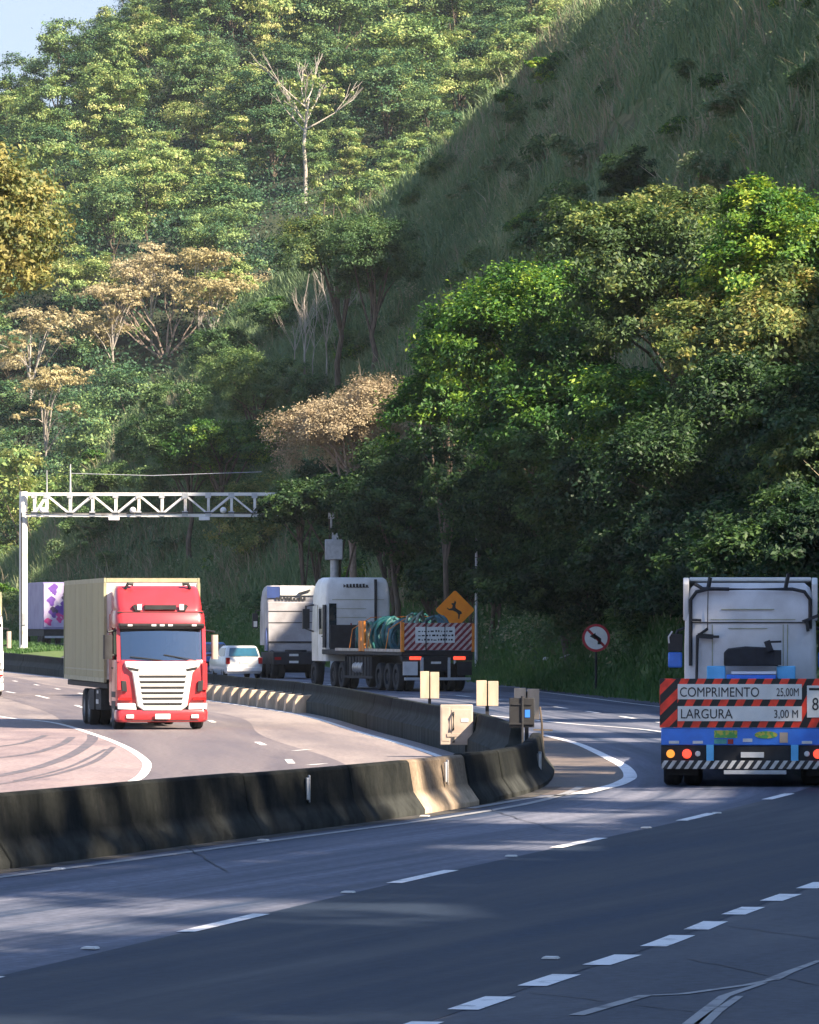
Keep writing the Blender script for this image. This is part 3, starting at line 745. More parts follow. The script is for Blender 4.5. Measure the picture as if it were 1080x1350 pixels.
# ------------------------------------------------------------------ grass on the hillside (one mass)
def grass_mass(name, pts, hmin, hmax, width, mat, per=4, lean=.35, seed=1):
    r = np.random.default_rng(seed); n = len(pts)*per
    p = np.repeat(np.asarray(pts, float), per, 0)+r.normal(size=(n,3))*np.array((.16,.16,.0))
    h = r.uniform(hmin, hmax, (n,1))*r.uniform(.5,1,(n,1)); a = r.uniform(0, 2*math.pi, n); s = np.stack([np.cos(a), np.sin(a), np.zeros(n)], 1)
    ln = r.normal(size=(n,3))*np.array((lean,lean,0)); ln[:,2] = 0
    w = width*r.uniform(.6,1.4,(n,1))
    v0 = p-s*w*.5; v1 = p+s*w*.5; mid = p+np.array((0,0,1))*h*.6+ln*h*.35; tip = p+np.array((0,0,1))*h*.95+ln*h
    V = np.stack([v0, v1, mid+s*w*.4, mid-s*w*.4, tip+s*w*.06, tip-s*w*.06], 1).reshape(-1,3)
    base = (np.arange(n)*6)[:,None]
    Q = np.concatenate([base+np.array((0,1,2,3)), base+np.array((3,2,4,5))], 0)
    tuft = np.clip(.45+.45*fbm(p[:,1]*.09+p[:,0]*.05, p[:,2]*.12, 31)+r.normal(size=n)*.16, 0, 1)
    return link(name, np_mesh(name, V, Q, mat, tint=np.repeat(tuft, 6)))
def hill_points(n, tmin, tmax, seed, dmax=470, pxlo=-80, pxhi=1650):
    r = np.random.default_rng(seed); out = []
    k = n*6
    si = r.uniform(0, NS-1.001, k); ti = (tmin+(tmax-tmin)*r.uniform(0,1,k))*(NT-1.001)
    i = si.astype(int); j = ti.astype(int); a = (si-i)[:,None]; b = (ti-j)[:,None]
    p = (H[i,j]*(1-a)+H[i+1,j]*a)*(1-b)+(H[i,j+1]*(1-a)+H[i+1,j+1]*a)*b
    # area weighting: the strips between stations are uneven
    ar = np.linalg.norm(np.cross(H[i+1,j]-H[i,j], H[i,j+1]-H[i,j]), axis=1); keep = r.uniform(0,1,k) < ar/np.quantile(ar, .9)
    px = CX+p[:,0]/np.maximum(p[:,1],1)*F; py = HY-(p[:,2]-CAMZ)/np.maximum(p[:,1],1)*F
    ok = keep & (px > pxlo) & (px < pxhi) & (py > -120) & (p[:,1] > 60)
    return p[ok][:n]
pts = hill_points(84000, .11, 1.0, 5); pts = pts[ROCKF(pts)+np.random.default_rng(2).uniform(-.28,.22,len(pts)) < .36]
pts = pts[fbm(pts[:,1]*.16+3, pts[:,2]*.22, 12)+np.random.default_rng(3).uniform(-.3,.3,len(pts)) > -.34]
tag(grass_mass('hillside_grass', pts, .7, 1.7, .075, 'grass_blade', per=5), 'tall dry grass and scrub covering the shaded hillside', 'grass', kind='stuff')
sp2 = hill_points(16000, .1, 1.0, 8); kq = fbm(sp2[:,1]*.10, sp2[:,2]*.16, 71); sp2 = sp2[kq > .12][:4200]
tag(grass_mass('dead_grass', sp2, 1.2, 2.8, .06, 'dead_blade', per=4, lean=.28, seed=8), 'pale dead grass stalks standing in loose patches on the shaded slope', 'grass', kind='stuff')
pts = hill_points(26000, .0, .17, 6)
tag(grass_mass('verge_grass', pts, .18, .5, .05, 'grass_verge', per=5, seed=3), 'short green grass along the foot of the cutting', 'grass', kind='stuff')
r = np.random.default_rng(9); k = 5200
i = r.uniform(9, BERM.shape[0]-14, k).astype(int); j = r.uniform(0, 5.99, k).astype(int); a = r.uniform(0,1,(k,1)); b = r.uniform(0,1,(k,1))
pts = (BERM[i,j]*(1-a)+BERM[i+1,j]*a)*(1-b)+(BERM[i,j+1]*(1-a)+BERM[i+1,j+1]*a)*b
tag(grass_mass('berm_grass', pts, .10, .34, .05, 'grass_verge', per=4, seed=4), 'sunlit green grass on the low berm behind the far barrier', 'grass', kind='stuff')

def solve_far(px, py, H_=0.0):
    """distance at which the far slope plus a height H_ meets the sight line through a photo pixel"""
    best = min(np.arange(462, 745, 3.0), key=lambda d: abs(far_z((px-CX)*d/F, d)+H_-(CAMZ+(HY-py)*d/F))); return float(best)
SPECIAL = []
for px, pb, pt, hw, H_ in ((402,268,95,40,0),(218,465,368,55,0),(262,415,318,45,12),(150,455,372,55,11),(285,430,366,45,10),(40,500,405,40,12),(60,560,482,45,11),(200,372,318,35,11)):
    SPECIAL.append((px, pb, pt, hw, H_, solve_far(px, pb) if H_ == 0 else solve_far(px, pt, H_)))
# ------------------------------------------------------------------ far forest: every tree an object, a few kinds sharing mesh data
def far_tree_mesh(kind, seed):
    r = np.random.default_rng(seed); mb = MB()
    if kind == 'dense':   lb = lobed(r, 5.0, 5.0, 4.2, 9, 8.5, .52); leaf='leaf_far'; n,per,sz,low=110,105,.33,-.6; tr=(.28,.12,'bark')
    elif kind == 'cool':  lb = lobed(r, 4.6, 4.6, 4.8, 9, 9.0, .5); leaf='leaf_far_cool'; n,per,sz,low=110,105,.32,-.6; tr=(.28,.12,'bark')
    elif kind == 'layer': lb = [(r.uniform(-2.6,2.6), r.uniform(-2.6,2.6), 6+i*1.25, r.uniform(2.6,3.8)*(1-.06*i), r.uniform(2.6,3.8)*(1-.06*i), .75) for i in range(6)]; leaf='leaf_far'; n,per,sz,low=100,95,.33,-.4; tr=(.2,.08,'bark')
    elif kind == 'column': lb = [(r.uniform(-.9,.9), r.uniform(-.9,.9), 3+i*1.6, 2.3-.12*i, 2.3-.12*i, 1.6) for i in range(7)]; leaf='leaf_far'; n,per,sz,low=100,95,.30,-.7; tr=(.22,.1,'bark')
    elif kind == 'pale':  lb = [(r.uniform(-3,3), r.uniform(-3,3), 8.0+r.uniform(-.5,.9), r.uniform(2.4,3.6), r.uniform(2.4,3.6), .9) for i in range(7)]; leaf='leaf_far_pale'; n,per,sz,low=130,40,.36,-.1; tr=(.18,.08,'bark')
    elif kind == 'pink':  lb = [(r.uniform(-3,3), r.uniform(-3,3), 7.6+r.uniform(-.7,1.1), r.uniform(2.2,3.2), r.uniform(2.2,3.2), 1.1) for i in range(7)]; leaf='leaf_far_pink'; n,per,sz,low=110,38,.33,-.1; tr=(.18,.08,'bark')
    V, Q, tint = leaf_cloud(r, lb, n, per, sz, low=low, clump=.30, up=.6, flat=.5)
    limbs(mb, r, (0,0,-2.5), (r.uniform(-.5,.5), r.uniform(-.5,.5), max(4.5, np.mean([l[2] for l in lb])-1)), tr[0], tr[1], [l[:3] for l in lb], bend=.5, n=6)
    tv = np.array(mb.v); fq = [f for f in mb.f if len(f) == 4]
    Vt = np.concatenate([tv, V]); Qt = np.concatenate([np.array(fq), Q+len(tv)]); mi = np.concatenate([np.zeros(len(fq)), np.ones(len(Q))])
    return np_mesh('far_tree', Vt, Qt, [tr[2], leaf], tint=np.concatenate([np.full(len(tv), .5), tint]), mi=mi)
KINDS = {'dense':('broadleaf_tree','rounded olive green broadleaf tree in the sunlit forest on the far hill',3),
 'cool':('dark_broadleaf_tree','darker cool green rounded tree in the sunlit forest on the far hill',3),
 'layer':('tiered_tree','tree with flat tiers of yellowish green foliage on the far hill',3),
 'column':('vine_draped_tree','narrow tree draped in hanging green vines on the far hill',2),
 'pale':('pale_crowned_tree','flat crowned cream coloured tree low on the far hill',2),
 'pink':('dry_crowned_tree','thin crowned pinkish beige tree low on the far hill',2)}
VAR = {k: [far_tree_mesh(k, 100+i*7+len(k)) for i in range(v[2])] for k, v in KINDS.items()}
SIL = [(85,800),(92,720),(100,660),(110,625),(130,575),(180,530),(240,480),(285,430),(330,390),(360,370),(400,340),(440,300),(470,270),(500,240),(560,205),(640,150),(690,110),(740,60),(795,5),(860,-55)]
def sil_y(px): return float(np.interp(px, [s[0] for s in SIL], [s[1] for s in SIL])) if px > 85 else 900
def plant_far(kind, x, y, scale, rr, lift=0.0):
    nm, lab, _ = KINDS[kind]; me = VAR[kind][int(rr.integers(len(VAR[kind])))]
    o = link(nm, me, loc=(x, y, far_z(x, y)+lift)); o.rotation_euler = (rr.uniform(-.08,.08), rr.uniform(-.08,.08), rr.uniform(0,6.28)); o.scale = (scale*rr.uniform(.9,1.15), scale*rr.uniform(.9,1.15), scale*rr.uniform(.85,1.2))
    return tag(o, lab, 'tree', {'dense':'olive trees on the far hill','cool':'dark trees on the far hill','layer':'tiered trees on the far hill','column':'vine draped trees on the far hill','pale':'pale crowned trees on the far hill','pink':'dry crowned trees on the far hill'}[kind])
rr = np.random.default_rng(23); n_far = 0
ypos = 462.0; row = 0
while ypos < 752:
    sp = 7.0; half = ypos*.085
    x = -half-6+(row % 2)*sp*.5
    while x < ypos*.052+8:
        xx = x+rr.uniform(-2.2,2.2); yy = ypos+rr.uniform(-3,3)
        z = far_z(xx, yy); px = CX+xx/yy*F; pt = HY-(z+14-CAMZ)/yy*F; pb = HY-(z-CAMZ)/yy*F
        if any(abs(px-q[0]) < q[3]+28 and yy < q[5]-1 and pt < q[2]+(q[1]-q[2])*(.8 if q[4] == 0 else .20) for q in SPECIAL): x += sp; continue
        if pt < sil_y(px)+25 and -130 < px < 850 and pb > -30 and n_far < 294:
            u = rr.uniform()+.35*float(fbm(np.array([xx*.05]), np.array([yy*.03]), 55)[0])
            lowpart = pb > 330 and px < 370
            if lowpart and rr.uniform() < .22: kd = 'pale' if rr.uniform() < .55 else 'pink'
            elif u < .38: kd = 'cool'
            elif u < .62: kd = 'dense'
            elif u < .82: kd = 'layer'
            elif u < .97: kd = 'column'
            else: kd = 'pale'
            plant_far(kd, xx, yy, rr.uniform(.62,1.15)*(1.0 if rr.uniform() > .14 else 1.4), rr, -4.5 if kd in ('pale','pink') else -2.2); n_far += 1
        x += sp
    ypos += 12.6; row += 1
print('far trees', n_far)
# undergrowth between the far trees, one mass; low tint paints the gaps' shade
k = 9000; r = np.random.default_rng(77)
y_ = r.uniform(457, 750, k); x_ = r.uniform(-.09, .06, k)*y_; z_ = np.array([far_z(a, b) for a, b in zip(x_, y_)])
cl = np.stack([x_, y_, z_+r.uniform(.3,3.0,k)], 1); per = 26; n = k*per; ci = np.repeat(np.arange(k), per)
p = cl[ci]+r.normal(size=(n,3))*np.array((1.0,1.0,.7)); nrm = unit(r.normal(size=(n,3))+np.array((0,-.3,.8))); tg = unit(np.cross(nrm, r.normal(size=(n,3)))); bt = np.cross(nrm, tg); Lf = r.uniform(.28,.55,(n,1))
V = np.stack([p-tg*Lf*.5, p+bt*Lf*.28, p+tg*Lf*.5, p-bt*Lf*.28],1).reshape(-1,3)
tag(link('forest_undergrowth', np_mesh('forest_undergrowth', V, np.arange(n*4).reshape(-1,4), 'leaf_far_cool', tint=np.repeat(np.clip(r.uniform(0,.25,k)[ci]+r.uniform(0,.15,n),0,1),4))),
    'dense undergrowth filling the gaps between trees on the far hill', 'undergrowth', kind='stuff')
# the small crowns packed between them read as one canopy mass
r = np.random.default_rng(79); y_ = r.uniform(460, 752, 620); x_ = r.uniform(-.09, .06, 620)*y_; lbm = []
for a, b in zip(x_, y_):
    q = r.uniform(1.3,2.7); zt = far_z(a, b)+r.uniform(1.5,6.5); pxm = CX+a/b*F; ptm = HY-(zt+q-CAMZ)/b*F
    if any(abs(pxm-v_[0]) < v_[3]+14 and b < v_[5]-1 and ptm < v_[2]+(v_[1]-v_[2])*(.85 if v_[4] == 0 else .35) for v_ in SPECIAL): continue
    lbm.append((a, b, zt, q, q, q*.75))
V, Q, t = leaf_cloud(r, lbm, len(lbm)*11, 46, .32, low=-.3, clump=.34, flat=.55, up=.6)
tag(link('forest_canopy', np_mesh('forest_canopy', V, Q, 'leaf_far_cool', tint=t)), 'small mixed green crowns packed between the larger trees of the far hill', 'forest', kind='stuff')
# tall pale trunk standing clear of the forest
def far_at(px, d): x = (px-CX)*d/F; return x, d, far_z(x, d)
def special_far(name, px, pbase, ptop, d, label, builder):
    x = (px-CX)*d/F; zb = CAMZ+(HY-pbase)*d/F; root = empty(name, (x, d, zb)); tag(root, label, 'tree'); builder(root, (pbase-ptop)*d/F, d); return root
def tall_pale(root, h, d):
    r = np.random.default_rng(3); mb = MB(); mb.tube([(0,0,-2),(.1,0,h*.25),(-.12,0,h*.45),(.15,0,h*.62),(.5,0,h*.8)], [.26,.23,.21,.17,.1], 8)
    for k_ in range(9):
        a = r.uniform(0,6.28); z = h*r.uniform(.5,.78); add_twigs(mb, r, (.1,0,z), (math.cos(a),math.sin(a)*.6,.55), h*.26, .10, 2)
    mb.build('trunk', 'bark_pale', root, smooth=60)
    lb = [(r.uniform(-4.4,4.4), r.uniform(-2.5,2.5), h*r.uniform(.68,1.0), 1.9, 1.9, .8) for _ in range(11)]
    V, Q, t = leaf_cloud(r, lb, 90, 16, .42, low=-.2); link('crown', np_mesh('crown', V, Q, 'leaf_far', tint=t), root)
special_far('tall_pale_tree', 402, 268, 95, SPECIAL[0][5], 'tall tree with slender bare white trunk rising from the far forest', tall_pale)
def bare_pink(root, h, d):
    r = np.random.default_rng(8); mb = MB()
    for a in (-.9,-.3,.35,.9,-1.3,.05): add_twigs(mb, r, (0,0,-1), (a,r.uniform(-.3,.3),1.0), h*.5, .16, 4, spread=.55)
    mb.build('trunk', 'dry_twig', root, smooth=60)
    lb = [(r.uniform(-5,5), r.uniform(-2,2), h*r.uniform(.75,1.02), 2.2, 2.2, .7) for _ in range(9)]
    V, Q, t = leaf_cloud(r, lb, 70, 14, .36, low=0); link('crown', np_mesh('crown', V, Q, 'leaf_far_pink', tint=t), root)
special_far('bare_spreading_tree', 218, 465, 368, SPECIAL[1][5], 'leafless pinkish tree with spreading branches below the far forest', bare_pink)
for sd, (px, pb, pt, hw_, H_, d) in enumerate(SPECIAL[2:], 1):
    pb = pt+H_*F/d
    def bld(root, h, d, sd=sd):
        r = np.random.default_rng(sd); lb = [(r.uniform(-2.6,2.6), r.uniform(-2,2), h*r.uniform(.74,.93), r.uniform(1.9,2.9), r.uniform(1.9,2.9), .9) for _ in range(9)]+[(r.uniform(-3.6,3.6), -1.5, h*r.uniform(.5,.7), 1.5, 1.5, 1.0) for _ in range(4)]
        V, Q, t = leaf_cloud(r, lb, 170, 20, .36, low=-.1, flat=.45); link('crown', np_mesh('crown', V, Q, 'leaf_far_pale' if sd % 2 else 'leaf_far_pink', tint=t), root)
        mb = MB(); limbs(mb, r, (0,0,-2), (0,0,h*.6), .15, .08, [l[:3] for l in lb], n=6); mb.build('trunk', 'bark_pale', root, smooth=60)
    special_far('umbrella_tree', px, pb, pt, d, {1:'cream umbrella crowned tree standing above the dry crowns, left of hillside crest',2:'pinkish umbrella tree beyond the round left tree',3:'long flat cream crown beside the hillside crest',
      4:'pink-beige flat crown under the round tree at left edge',5:'cream crowned tree low on the left, above yellow green scrub',6:'small beige umbrella crown highest of the pale crowns'}[sd], bld)

# ------------------------------------------------------------------ trees and shrubs on the near hillside
def near_tree(name, px, py, d, rx, rz, leaf, label, n=420, per=46, sz=.205, seed=0, lobes=11, group=None, trunk='bark', ry=None, base=None, up=.5, low=-.5, lean=0.0, k=.5, cat='tree', twig=False):
    """crown centre at a photo pixel and distance; the trunk stands on the slope below it"""
    rx *= 1.15; rz *= 1.15
    r = np.random.default_rng(900+seed); c = P(px, py, d); bx, by = (c.x+lean+(2.4 if px > 640 and d < 215 else 0), c.y+(3.0 if px > 640 and d < 215 else 0)) if base is None else base
    gz = hill_z(bx, by, ZL); gz = min(gz, c.z-rz*.5)
    root = empty(name, (bx, by, gz)); tag(root, label, cat, group)
    cc = c-Vector((bx, by, gz)); ry = ry or rx*.9
    lb = [(cc.x+l[0], cc.y+l[1], cc.z+l[2], *l[3:]) for l in lobed(r, rx, ry, rz, lobes, 0, k)]
    V, Q, t = leaf_cloud(r, lb, int(n*.75), int(per*2.5), sz*.86, up=up, low=low, clump=.24)
    mb = MB(); limbs(mb, r, (0,0,-.6), (cc.x*.8, cc.y*.8, max(1.0, cc.z-rz*.25)), max(.10, rx*.055), max(.05, rx*.025), [l[:3] for l in lb], bend=.35, n=8)
    if twig:
        for l in lb[:8]: add_twigs(mb, r, (cc.x*.8, cc.y*.8, max(.8, cc.z-rz*.5)), Vector(l[:3])-Vector((cc.x*.8, cc.y*.8, max(.8, cc.z-rz*.5))), rz*.72, .035, 3)
    mb.build('trunk', trunk, root, smooth=60)
    link('crown', np_mesh('crown', V, Q, leaf, tint=t), root)
    return root
NT_ = near_tree
NT_('leafy_tree', 672,470,196,3.6,2.9,'leaf_near','bright green leafy tree with sunlit top overhanging the warning sign',n=520,seed=1,lobes=12)
NT_('leafy_tree', 745,560,190,3.4,2.8,'leaf_near','green tree below and right of the brightest sunlit crown',n=480,seed=2,lobes=12)
NT_('olive_tree', 850,390,188,3.3,3.3,'leaf_near_olive','large olive crowned tree in the middle of the right-hand grove',n=520,seed=3,lobes=12)
NT_('olive_tree', 925,325,196,2.8,1.9,'leaf_near_olive','flat topped olive tree with pale sunlit crown at the top of the grove',n=380,seed=4)
NT_('leafy_tree', 1050,345,178,2.7,2.6,'leaf_near','bright green tree at the right edge of the photo, upper grove',n=420,seed=5)
NT_('olive_tree', 985,480,176,3.0,2.6,'leaf_near_olive','olive green tree below the flat topped one',n=460,seed=6)
NT_('leafy_tree', 865,560,180,3.2,2.6,'leaf_near','mid green drooping tree at the centre of the grove',n=480,seed=7)
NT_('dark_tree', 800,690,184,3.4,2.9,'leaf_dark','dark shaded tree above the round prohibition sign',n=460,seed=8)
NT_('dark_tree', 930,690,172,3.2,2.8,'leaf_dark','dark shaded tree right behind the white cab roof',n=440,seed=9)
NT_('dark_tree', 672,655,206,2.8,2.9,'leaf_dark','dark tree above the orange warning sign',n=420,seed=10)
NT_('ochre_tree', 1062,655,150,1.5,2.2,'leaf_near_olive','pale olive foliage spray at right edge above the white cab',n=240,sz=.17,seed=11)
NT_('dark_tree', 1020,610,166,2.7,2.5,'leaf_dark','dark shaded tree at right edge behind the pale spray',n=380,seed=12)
NT_('leafy_tree', 590,545,222,2.2,2.2,'leaf_near','small green tree at the left end of the grove',n=300,seed=13)
NT_('dark_tree', 520,675,250,3.0,3.2,'leaf_dark','dark tree behind the grey equipment box',n=420,seed=14)
NT_('dark_tree', 455,655,306,2.9,2.2,'leaf_dark','dark tree touching the free end of the gantry',n=360,seed=15)
NT_('dry_brown_tree', 468,570,268,3.7,2.3,'leaf_dry','sunlit bushy tree with dry straw brown foliage above the gantry end',n=760,per=40,sz=.15,seed=16,trunk='dry_twig',twig=True,lobes=15,k=.46)
NT_('dark_tree', 492,352,345,3.4,2.7,'leaf_slope','dark bushy tree on the crest above the bare trunks',n=360,seed=17)
NT_('olive_tree', 447,325,352,3.6,2.0,'leaf_near_olive','olive tree with sunlit top on the hillside crest',n=340,seed=18)
NT_('round_shrub', 832,248,262,1.5,1.6,'leaf_dark','small dark rounded shrub alone on the upper grassy slope',n=200,seed=19)
NT_('flat_topped_tree', 1040,188,244,2.2,.95,'leaf_near_olive','flat topped pale tree with visible trunk high at the right edge',n=200,seed=20,trunk='bark_pale',lean=.9)
NT_('leafy_shrub', 292,592,350,3.4,1.9,'leaf_near','bright topped green shrub right above the gantry truss',n=320,seed=21)
NT_('dark_tree', 250,600,352,3.2,2.1,'leaf_slope','dark shrubby tree left of the bright topped shrub',n=300,seed=22)
NT_('olive_tree', 335,520,365,3.4,2.4,'leaf_slope','dark green tree on the slope left of the bare trunks',n=300,seed=23)
NT_('leafy_shrub', 340,690,330,3.0,3.0,'leaf_near_olive','grey green shrub under the gantry truss near its free end',n=330,seed=24)
NT_('leafy_shrub', 565,768,250,1.8,1.9,'leaf_near_olive','pale green shrub behind the coiled hoses',n=240,seed=25)
NT_('dark_tree', 720,765,192,2.6,1.7,'leaf_dark','low dark bush left of the round prohibition sign',n=300,seed=26)
NT_('dark_tree', 870,765,180,2.7,1.7,'leaf_dark','low dark bush between prohibition sign and white cab',n=300,seed=27)
NT_('ochre_tree', 1045,720,158,1.8,.9,'leaf_near_olive','low sunlit olive spray just above the white cab roof',n=170,sz=.17,seed=28)
NT_('leafy_tree', 765,405,206,2.2,1.5,'leaf_near','leafy green treetop between bright crown and olive crown',n=260,seed=29)
NT_('dark_tree', 230,700,375,3.3,2.8,'leaf_slope','dark bushes at the foot of the hillside behind the gantry',n=300,seed=32)
for i, (px, py, d, rx, rz, lf) in enumerate(((300,470,372,2.6,1.7,'leaf_slope'),(372,425,372,2.4,1.5,'leaf_slope'),(245,540,380,2.8,1.8,'leaf_slope'),(190,590,385,2.6,1.8,'leaf_slope'),(150,640,385,2.4,1.8,'leaf_slope'),
      (325,610,345,2.4,1.6,'leaf_slope'),(385,565,330,2.0,1.5,'leaf_slope'),(200,655,372,2.6,1.9,'leaf_slope'),(300,655,342,2.4,1.6,'leaf_slope'),(140,700,380,2.6,2.2,'leaf_slope'),(420,700,285,2.0,1.7,'leaf_slope'),(398,668,262,2.0,1.5,'leaf_dark'),(448,668,261,2.5,1.4,'leaf_dark'),(505,645,258,2.3,1.8,'leaf_dark'),(515,700,254,2.2,1.6,'leaf_dark'))):
    h_ = hill_hit(px, py+20); d_ = d if d < 290 or h_ is None else h_.y-1.0
    NT_('slope_bush', px, py, d_, rx, rz, lf, 'dark bush on the lower left slope above the gantry', n=190, per=36, sz=.22, seed=60+i, lobes=8, group='dark bushes on the lower left slope')
for i, px in enumerate(list(range(590,1100,32))+list(range(606,1100,40))):
    h_ = hill_hit(px, 876)
    if h_ is None: continue
    row_ = i >= 16; d_ = h_.y+(1.5 if row_ else -.5)
    if 752 < px < 820: d_ = max(d_, 183)
    if px < 660: d_ = max(d_, 227)
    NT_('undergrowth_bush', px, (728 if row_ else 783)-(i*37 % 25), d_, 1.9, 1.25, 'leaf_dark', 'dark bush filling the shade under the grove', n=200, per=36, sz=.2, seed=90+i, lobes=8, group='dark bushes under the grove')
# scattered shrubs over the grassy slope
shr = np.random.default_rng(61); cnt = 0
sv = []
for s in range(4):
    r = np.random.default_rng(200+s); lb = lobed(r, 1.3, 1.3, .95, 7, .8, .5)
    V, Q, t = leaf_cloud(r, lb, 80, 44, .15, low=-.3, clump=.34, spread=.6)
    sv.append(np_mesh('slope_shrub', V, Q, ('leaf_slope','leaf_scrub','leaf_slope','leaf_near')[s], tint=t))
for p in hill_points(4000, .08, .88, 71)[::1]:
    if cnt >= 290: break
    v = float(fbm(np.array([p[1]*.05]), np.array([p[2]*.08]), 91)[0])
    if v < -.02 and shr.uniform() > .06: continue
    s = int(shr.integers(4)); o = link('slope_shrub', sv[s], loc=(p[0], p[1], p[2]-.15)); q = shr.uniform(.4,1.45); o.scale = (q, q, q*shr.uniform(.7,1.2)); o.rotation_euler.z = shr.uniform(0,6.28)
    tag(o, ('dark green low shrub growing in the slope grass','grey olive low shrub growing in the slope grass','dark green low shrub growing in the slope grass','fresh green low shrub growing in the slope grass')[s], 'shrub',
        ('dark shrubs on the slope','olive shrubs on the slope','dark shrubs on the slope','green shrubs on the slope')[s]); cnt += 1
# low scrub woven through the grass, one mass
sp_ = hill_points(16000, .06, 1.0, 17); kk = fbm(sp_[:,1]*.07, sp_[:,2]*.10, 44, 4); sp_ = sp_[(kk > -.12) & (ROCKF(sp_) < .42)][:7200]; r = np.random.default_rng(18)
k = len(sp_); per = 44; n = k*per; ci = np.repeat(np.arange(k), per); sz_ = r.uniform(.22,.95,k)
p = sp_[ci]+r.normal(size=(n,3))*(sz_[ci]*.55)[:,None]*np.array((1,1,.7))+np.array((0,0,1))*(sz_[ci]*.55)[:,None]
nrm = unit(r.normal(size=(n,3))*.6+np.array((-.35,-.25,.8))); tg = unit(np.cross(nrm, r.normal(size=(n,3)))); bt = np.cross(nrm, tg); Lf = r.uniform(.10,.24,(n,1))
V = np.stack([p-tg*Lf*.5, p+bt*Lf*.25, p+tg*Lf*.5, p-bt*Lf*.25],1).reshape(-1,3)
tag(link('hillside_scrub', np_mesh('hillside_scrub', V, np.arange(n*4).reshape(-1,4), 'leaf_scrub', tint=np.repeat(np.clip(r.uniform(0,.85,k)[ci]+r.uniform(0,.25,n),0,1),4))), 'low mixed scrub woven through the tall grass of the slope', 'scrub', kind='stuff')
# bare trunks
def bare_tree(px, pbase, ptop, d, label, seed, lean=0.0, name='bare_tree', rad=.07, depth=3):
    h = hill_hit(px, pbase); base = h if h is not None else P(px, pbase, d); d = base.y
    root = empty(name, base); tag(root, label, 'tree'); r = np.random.default_rng(seed); mb = MB(); Ht = (pbase-ptop)*d/F
    pts = [Vector((lean*Ht*t+r.uniform(-.12,.12), r.uniform(-.2,.2), Ht*t-.3*(t == 0))) for t in np.linspace(0, .8, 6)]
    mb.tube(pts, [rad, rad*.9, rad*.8, rad*.7, rad*.55, rad*.4], 7)
    mb.build('trunk', 'bark_pale', root, smooth=60); mb = MB()
    for k_ in range(6): add_twigs(mb, r, pts[r.integers(2,6)], (r.uniform(-.5,.5)+lean, r.uniform(-.4,.4), 1), Ht*.24, rad*.4, depth-1, spread=.35)
    mb.build('branch', 'bark_pale', root, smooth=60); return root
bare_tree(404,520,362,300,'bare pale trunk, tallest of the leafless trees on the slope',1,-.03,rad=.085)
bare_tree(428,518,385,300,'bare forked trunk, middle of the leafless trees on the slope',2,.06)
bare_tree(393,515,408,300,'thin leafless trunk, leftmost of the bare trees on the slope',3,-.08,rad=.05)
bare_tree(441,516,400,300,'thin leafless trunk, rightmost of the bare trees on the slope',4,.10,rad=.05)
bare_tree(412,519,395,300,'slender leafless stem between the two main bare trunks',5,.05,rad=.045)
bare_tree(396,525,480,300,'fallen bare pole leaning left on the slope below the bare trunks',6,-.75,name='leaning_dead_trunk',depth=1,rad=.05)
bare_tree(265,545,505,300,'short leaning dead stem on the lower slope',7,-.6,name='leaning_dead_trunk',depth=1,rad=.045)
# round tree leaning in from the left edge
def left_tree():
    d = 150; r = np.random.default_rng(5); c = P(-62, 297, d); base = Vector((-17.2, 151, ZL)); root = empty('round_tree', base); tag(root, 'round dense ochre green tree cut by the left edge of the photo', 'tree')
    cc = c-base; lb = [(cc.x, cc.y, cc.z, 3.2, 3.0, 2.25), (cc.x+1.0, cc.y-.3, cc.z-.35, 2.3, 2.2, 1.9), (cc.x+.5, cc.y, cc.z+.6, 2.2, 2.2, 1.65), (cc.x-2.5, cc.y, cc.z-.2, 2.6, 2.4, 2.0), (cc.x+.7, cc.y-.6, cc.z-.95, 2.1, 2.0, 1.5)]
    V, Q, t = leaf_cloud(r, lb, 700, 36, .17, clump=.14, shell=(.7,1.02), low=-.8, up=.25)
    link('crown', np_mesh('crown', V, Q, 'leaf_ochre', tint=t), root)
    mb = MB(); limbs(mb, r, (0,0,-.3), (cc.x*.7, 0, cc.z-1.2), .3, .14, [l[:3] for l in lb], bend=.4); mb.build('trunk', 'bark', root, smooth=60)
left_tree()
# trees standing on the near crest, beyond the right edge; they break the edge of its shadow
CREST = [(-4,1.3),(1,1.2),(6,1.3),(11,1.25),(15.5,1.3),(20,1.2),(24.5,1.25),(29,1.2),(33,1.25),(37,1.2),(41,1.05),(50.5,1.1),(58,1.2),(62.5,1.0),(70,1.15),(79,1.3),(83,1.2),(87,1.3),(95,1.1),(113,1.1),(137,1.1)]
cv = []
for i in range(4):
    r = np.random.default_rng(300+i); lb = lobed(r, 2.3, 2.3, 1.6, 9, 2.6, .55); V, Q, t = leaf_cloud(r, lb, 260, 30, .26)
    mb = MB(); limbs(mb, r, (0,0,-.5), (0,0,2.4), .14, .07, [l[:3] for l in lb], n=6); tk = mb.build('trunk', 'bark'); cv.append((np_mesh('crown', V, Q, 'leaf_near', tint=t), tk.data)); bpy.data.objects.remove(tk)
for i, (y, s) in enumerate(CREST):
    x = 29.4-.6*(i % 3); root = empty('crest_tree', (x, y, hill_z(x, y, 20)-.3), i*1.9); root.scale = (s,s,s)
    tag(root, 'leafy tree on the hill crest beyond the right edge', 'tree', 'trees on the near crest')
    link('crown', cv[i % 4][0], root); link('trunk', cv[i % 4][1], root)
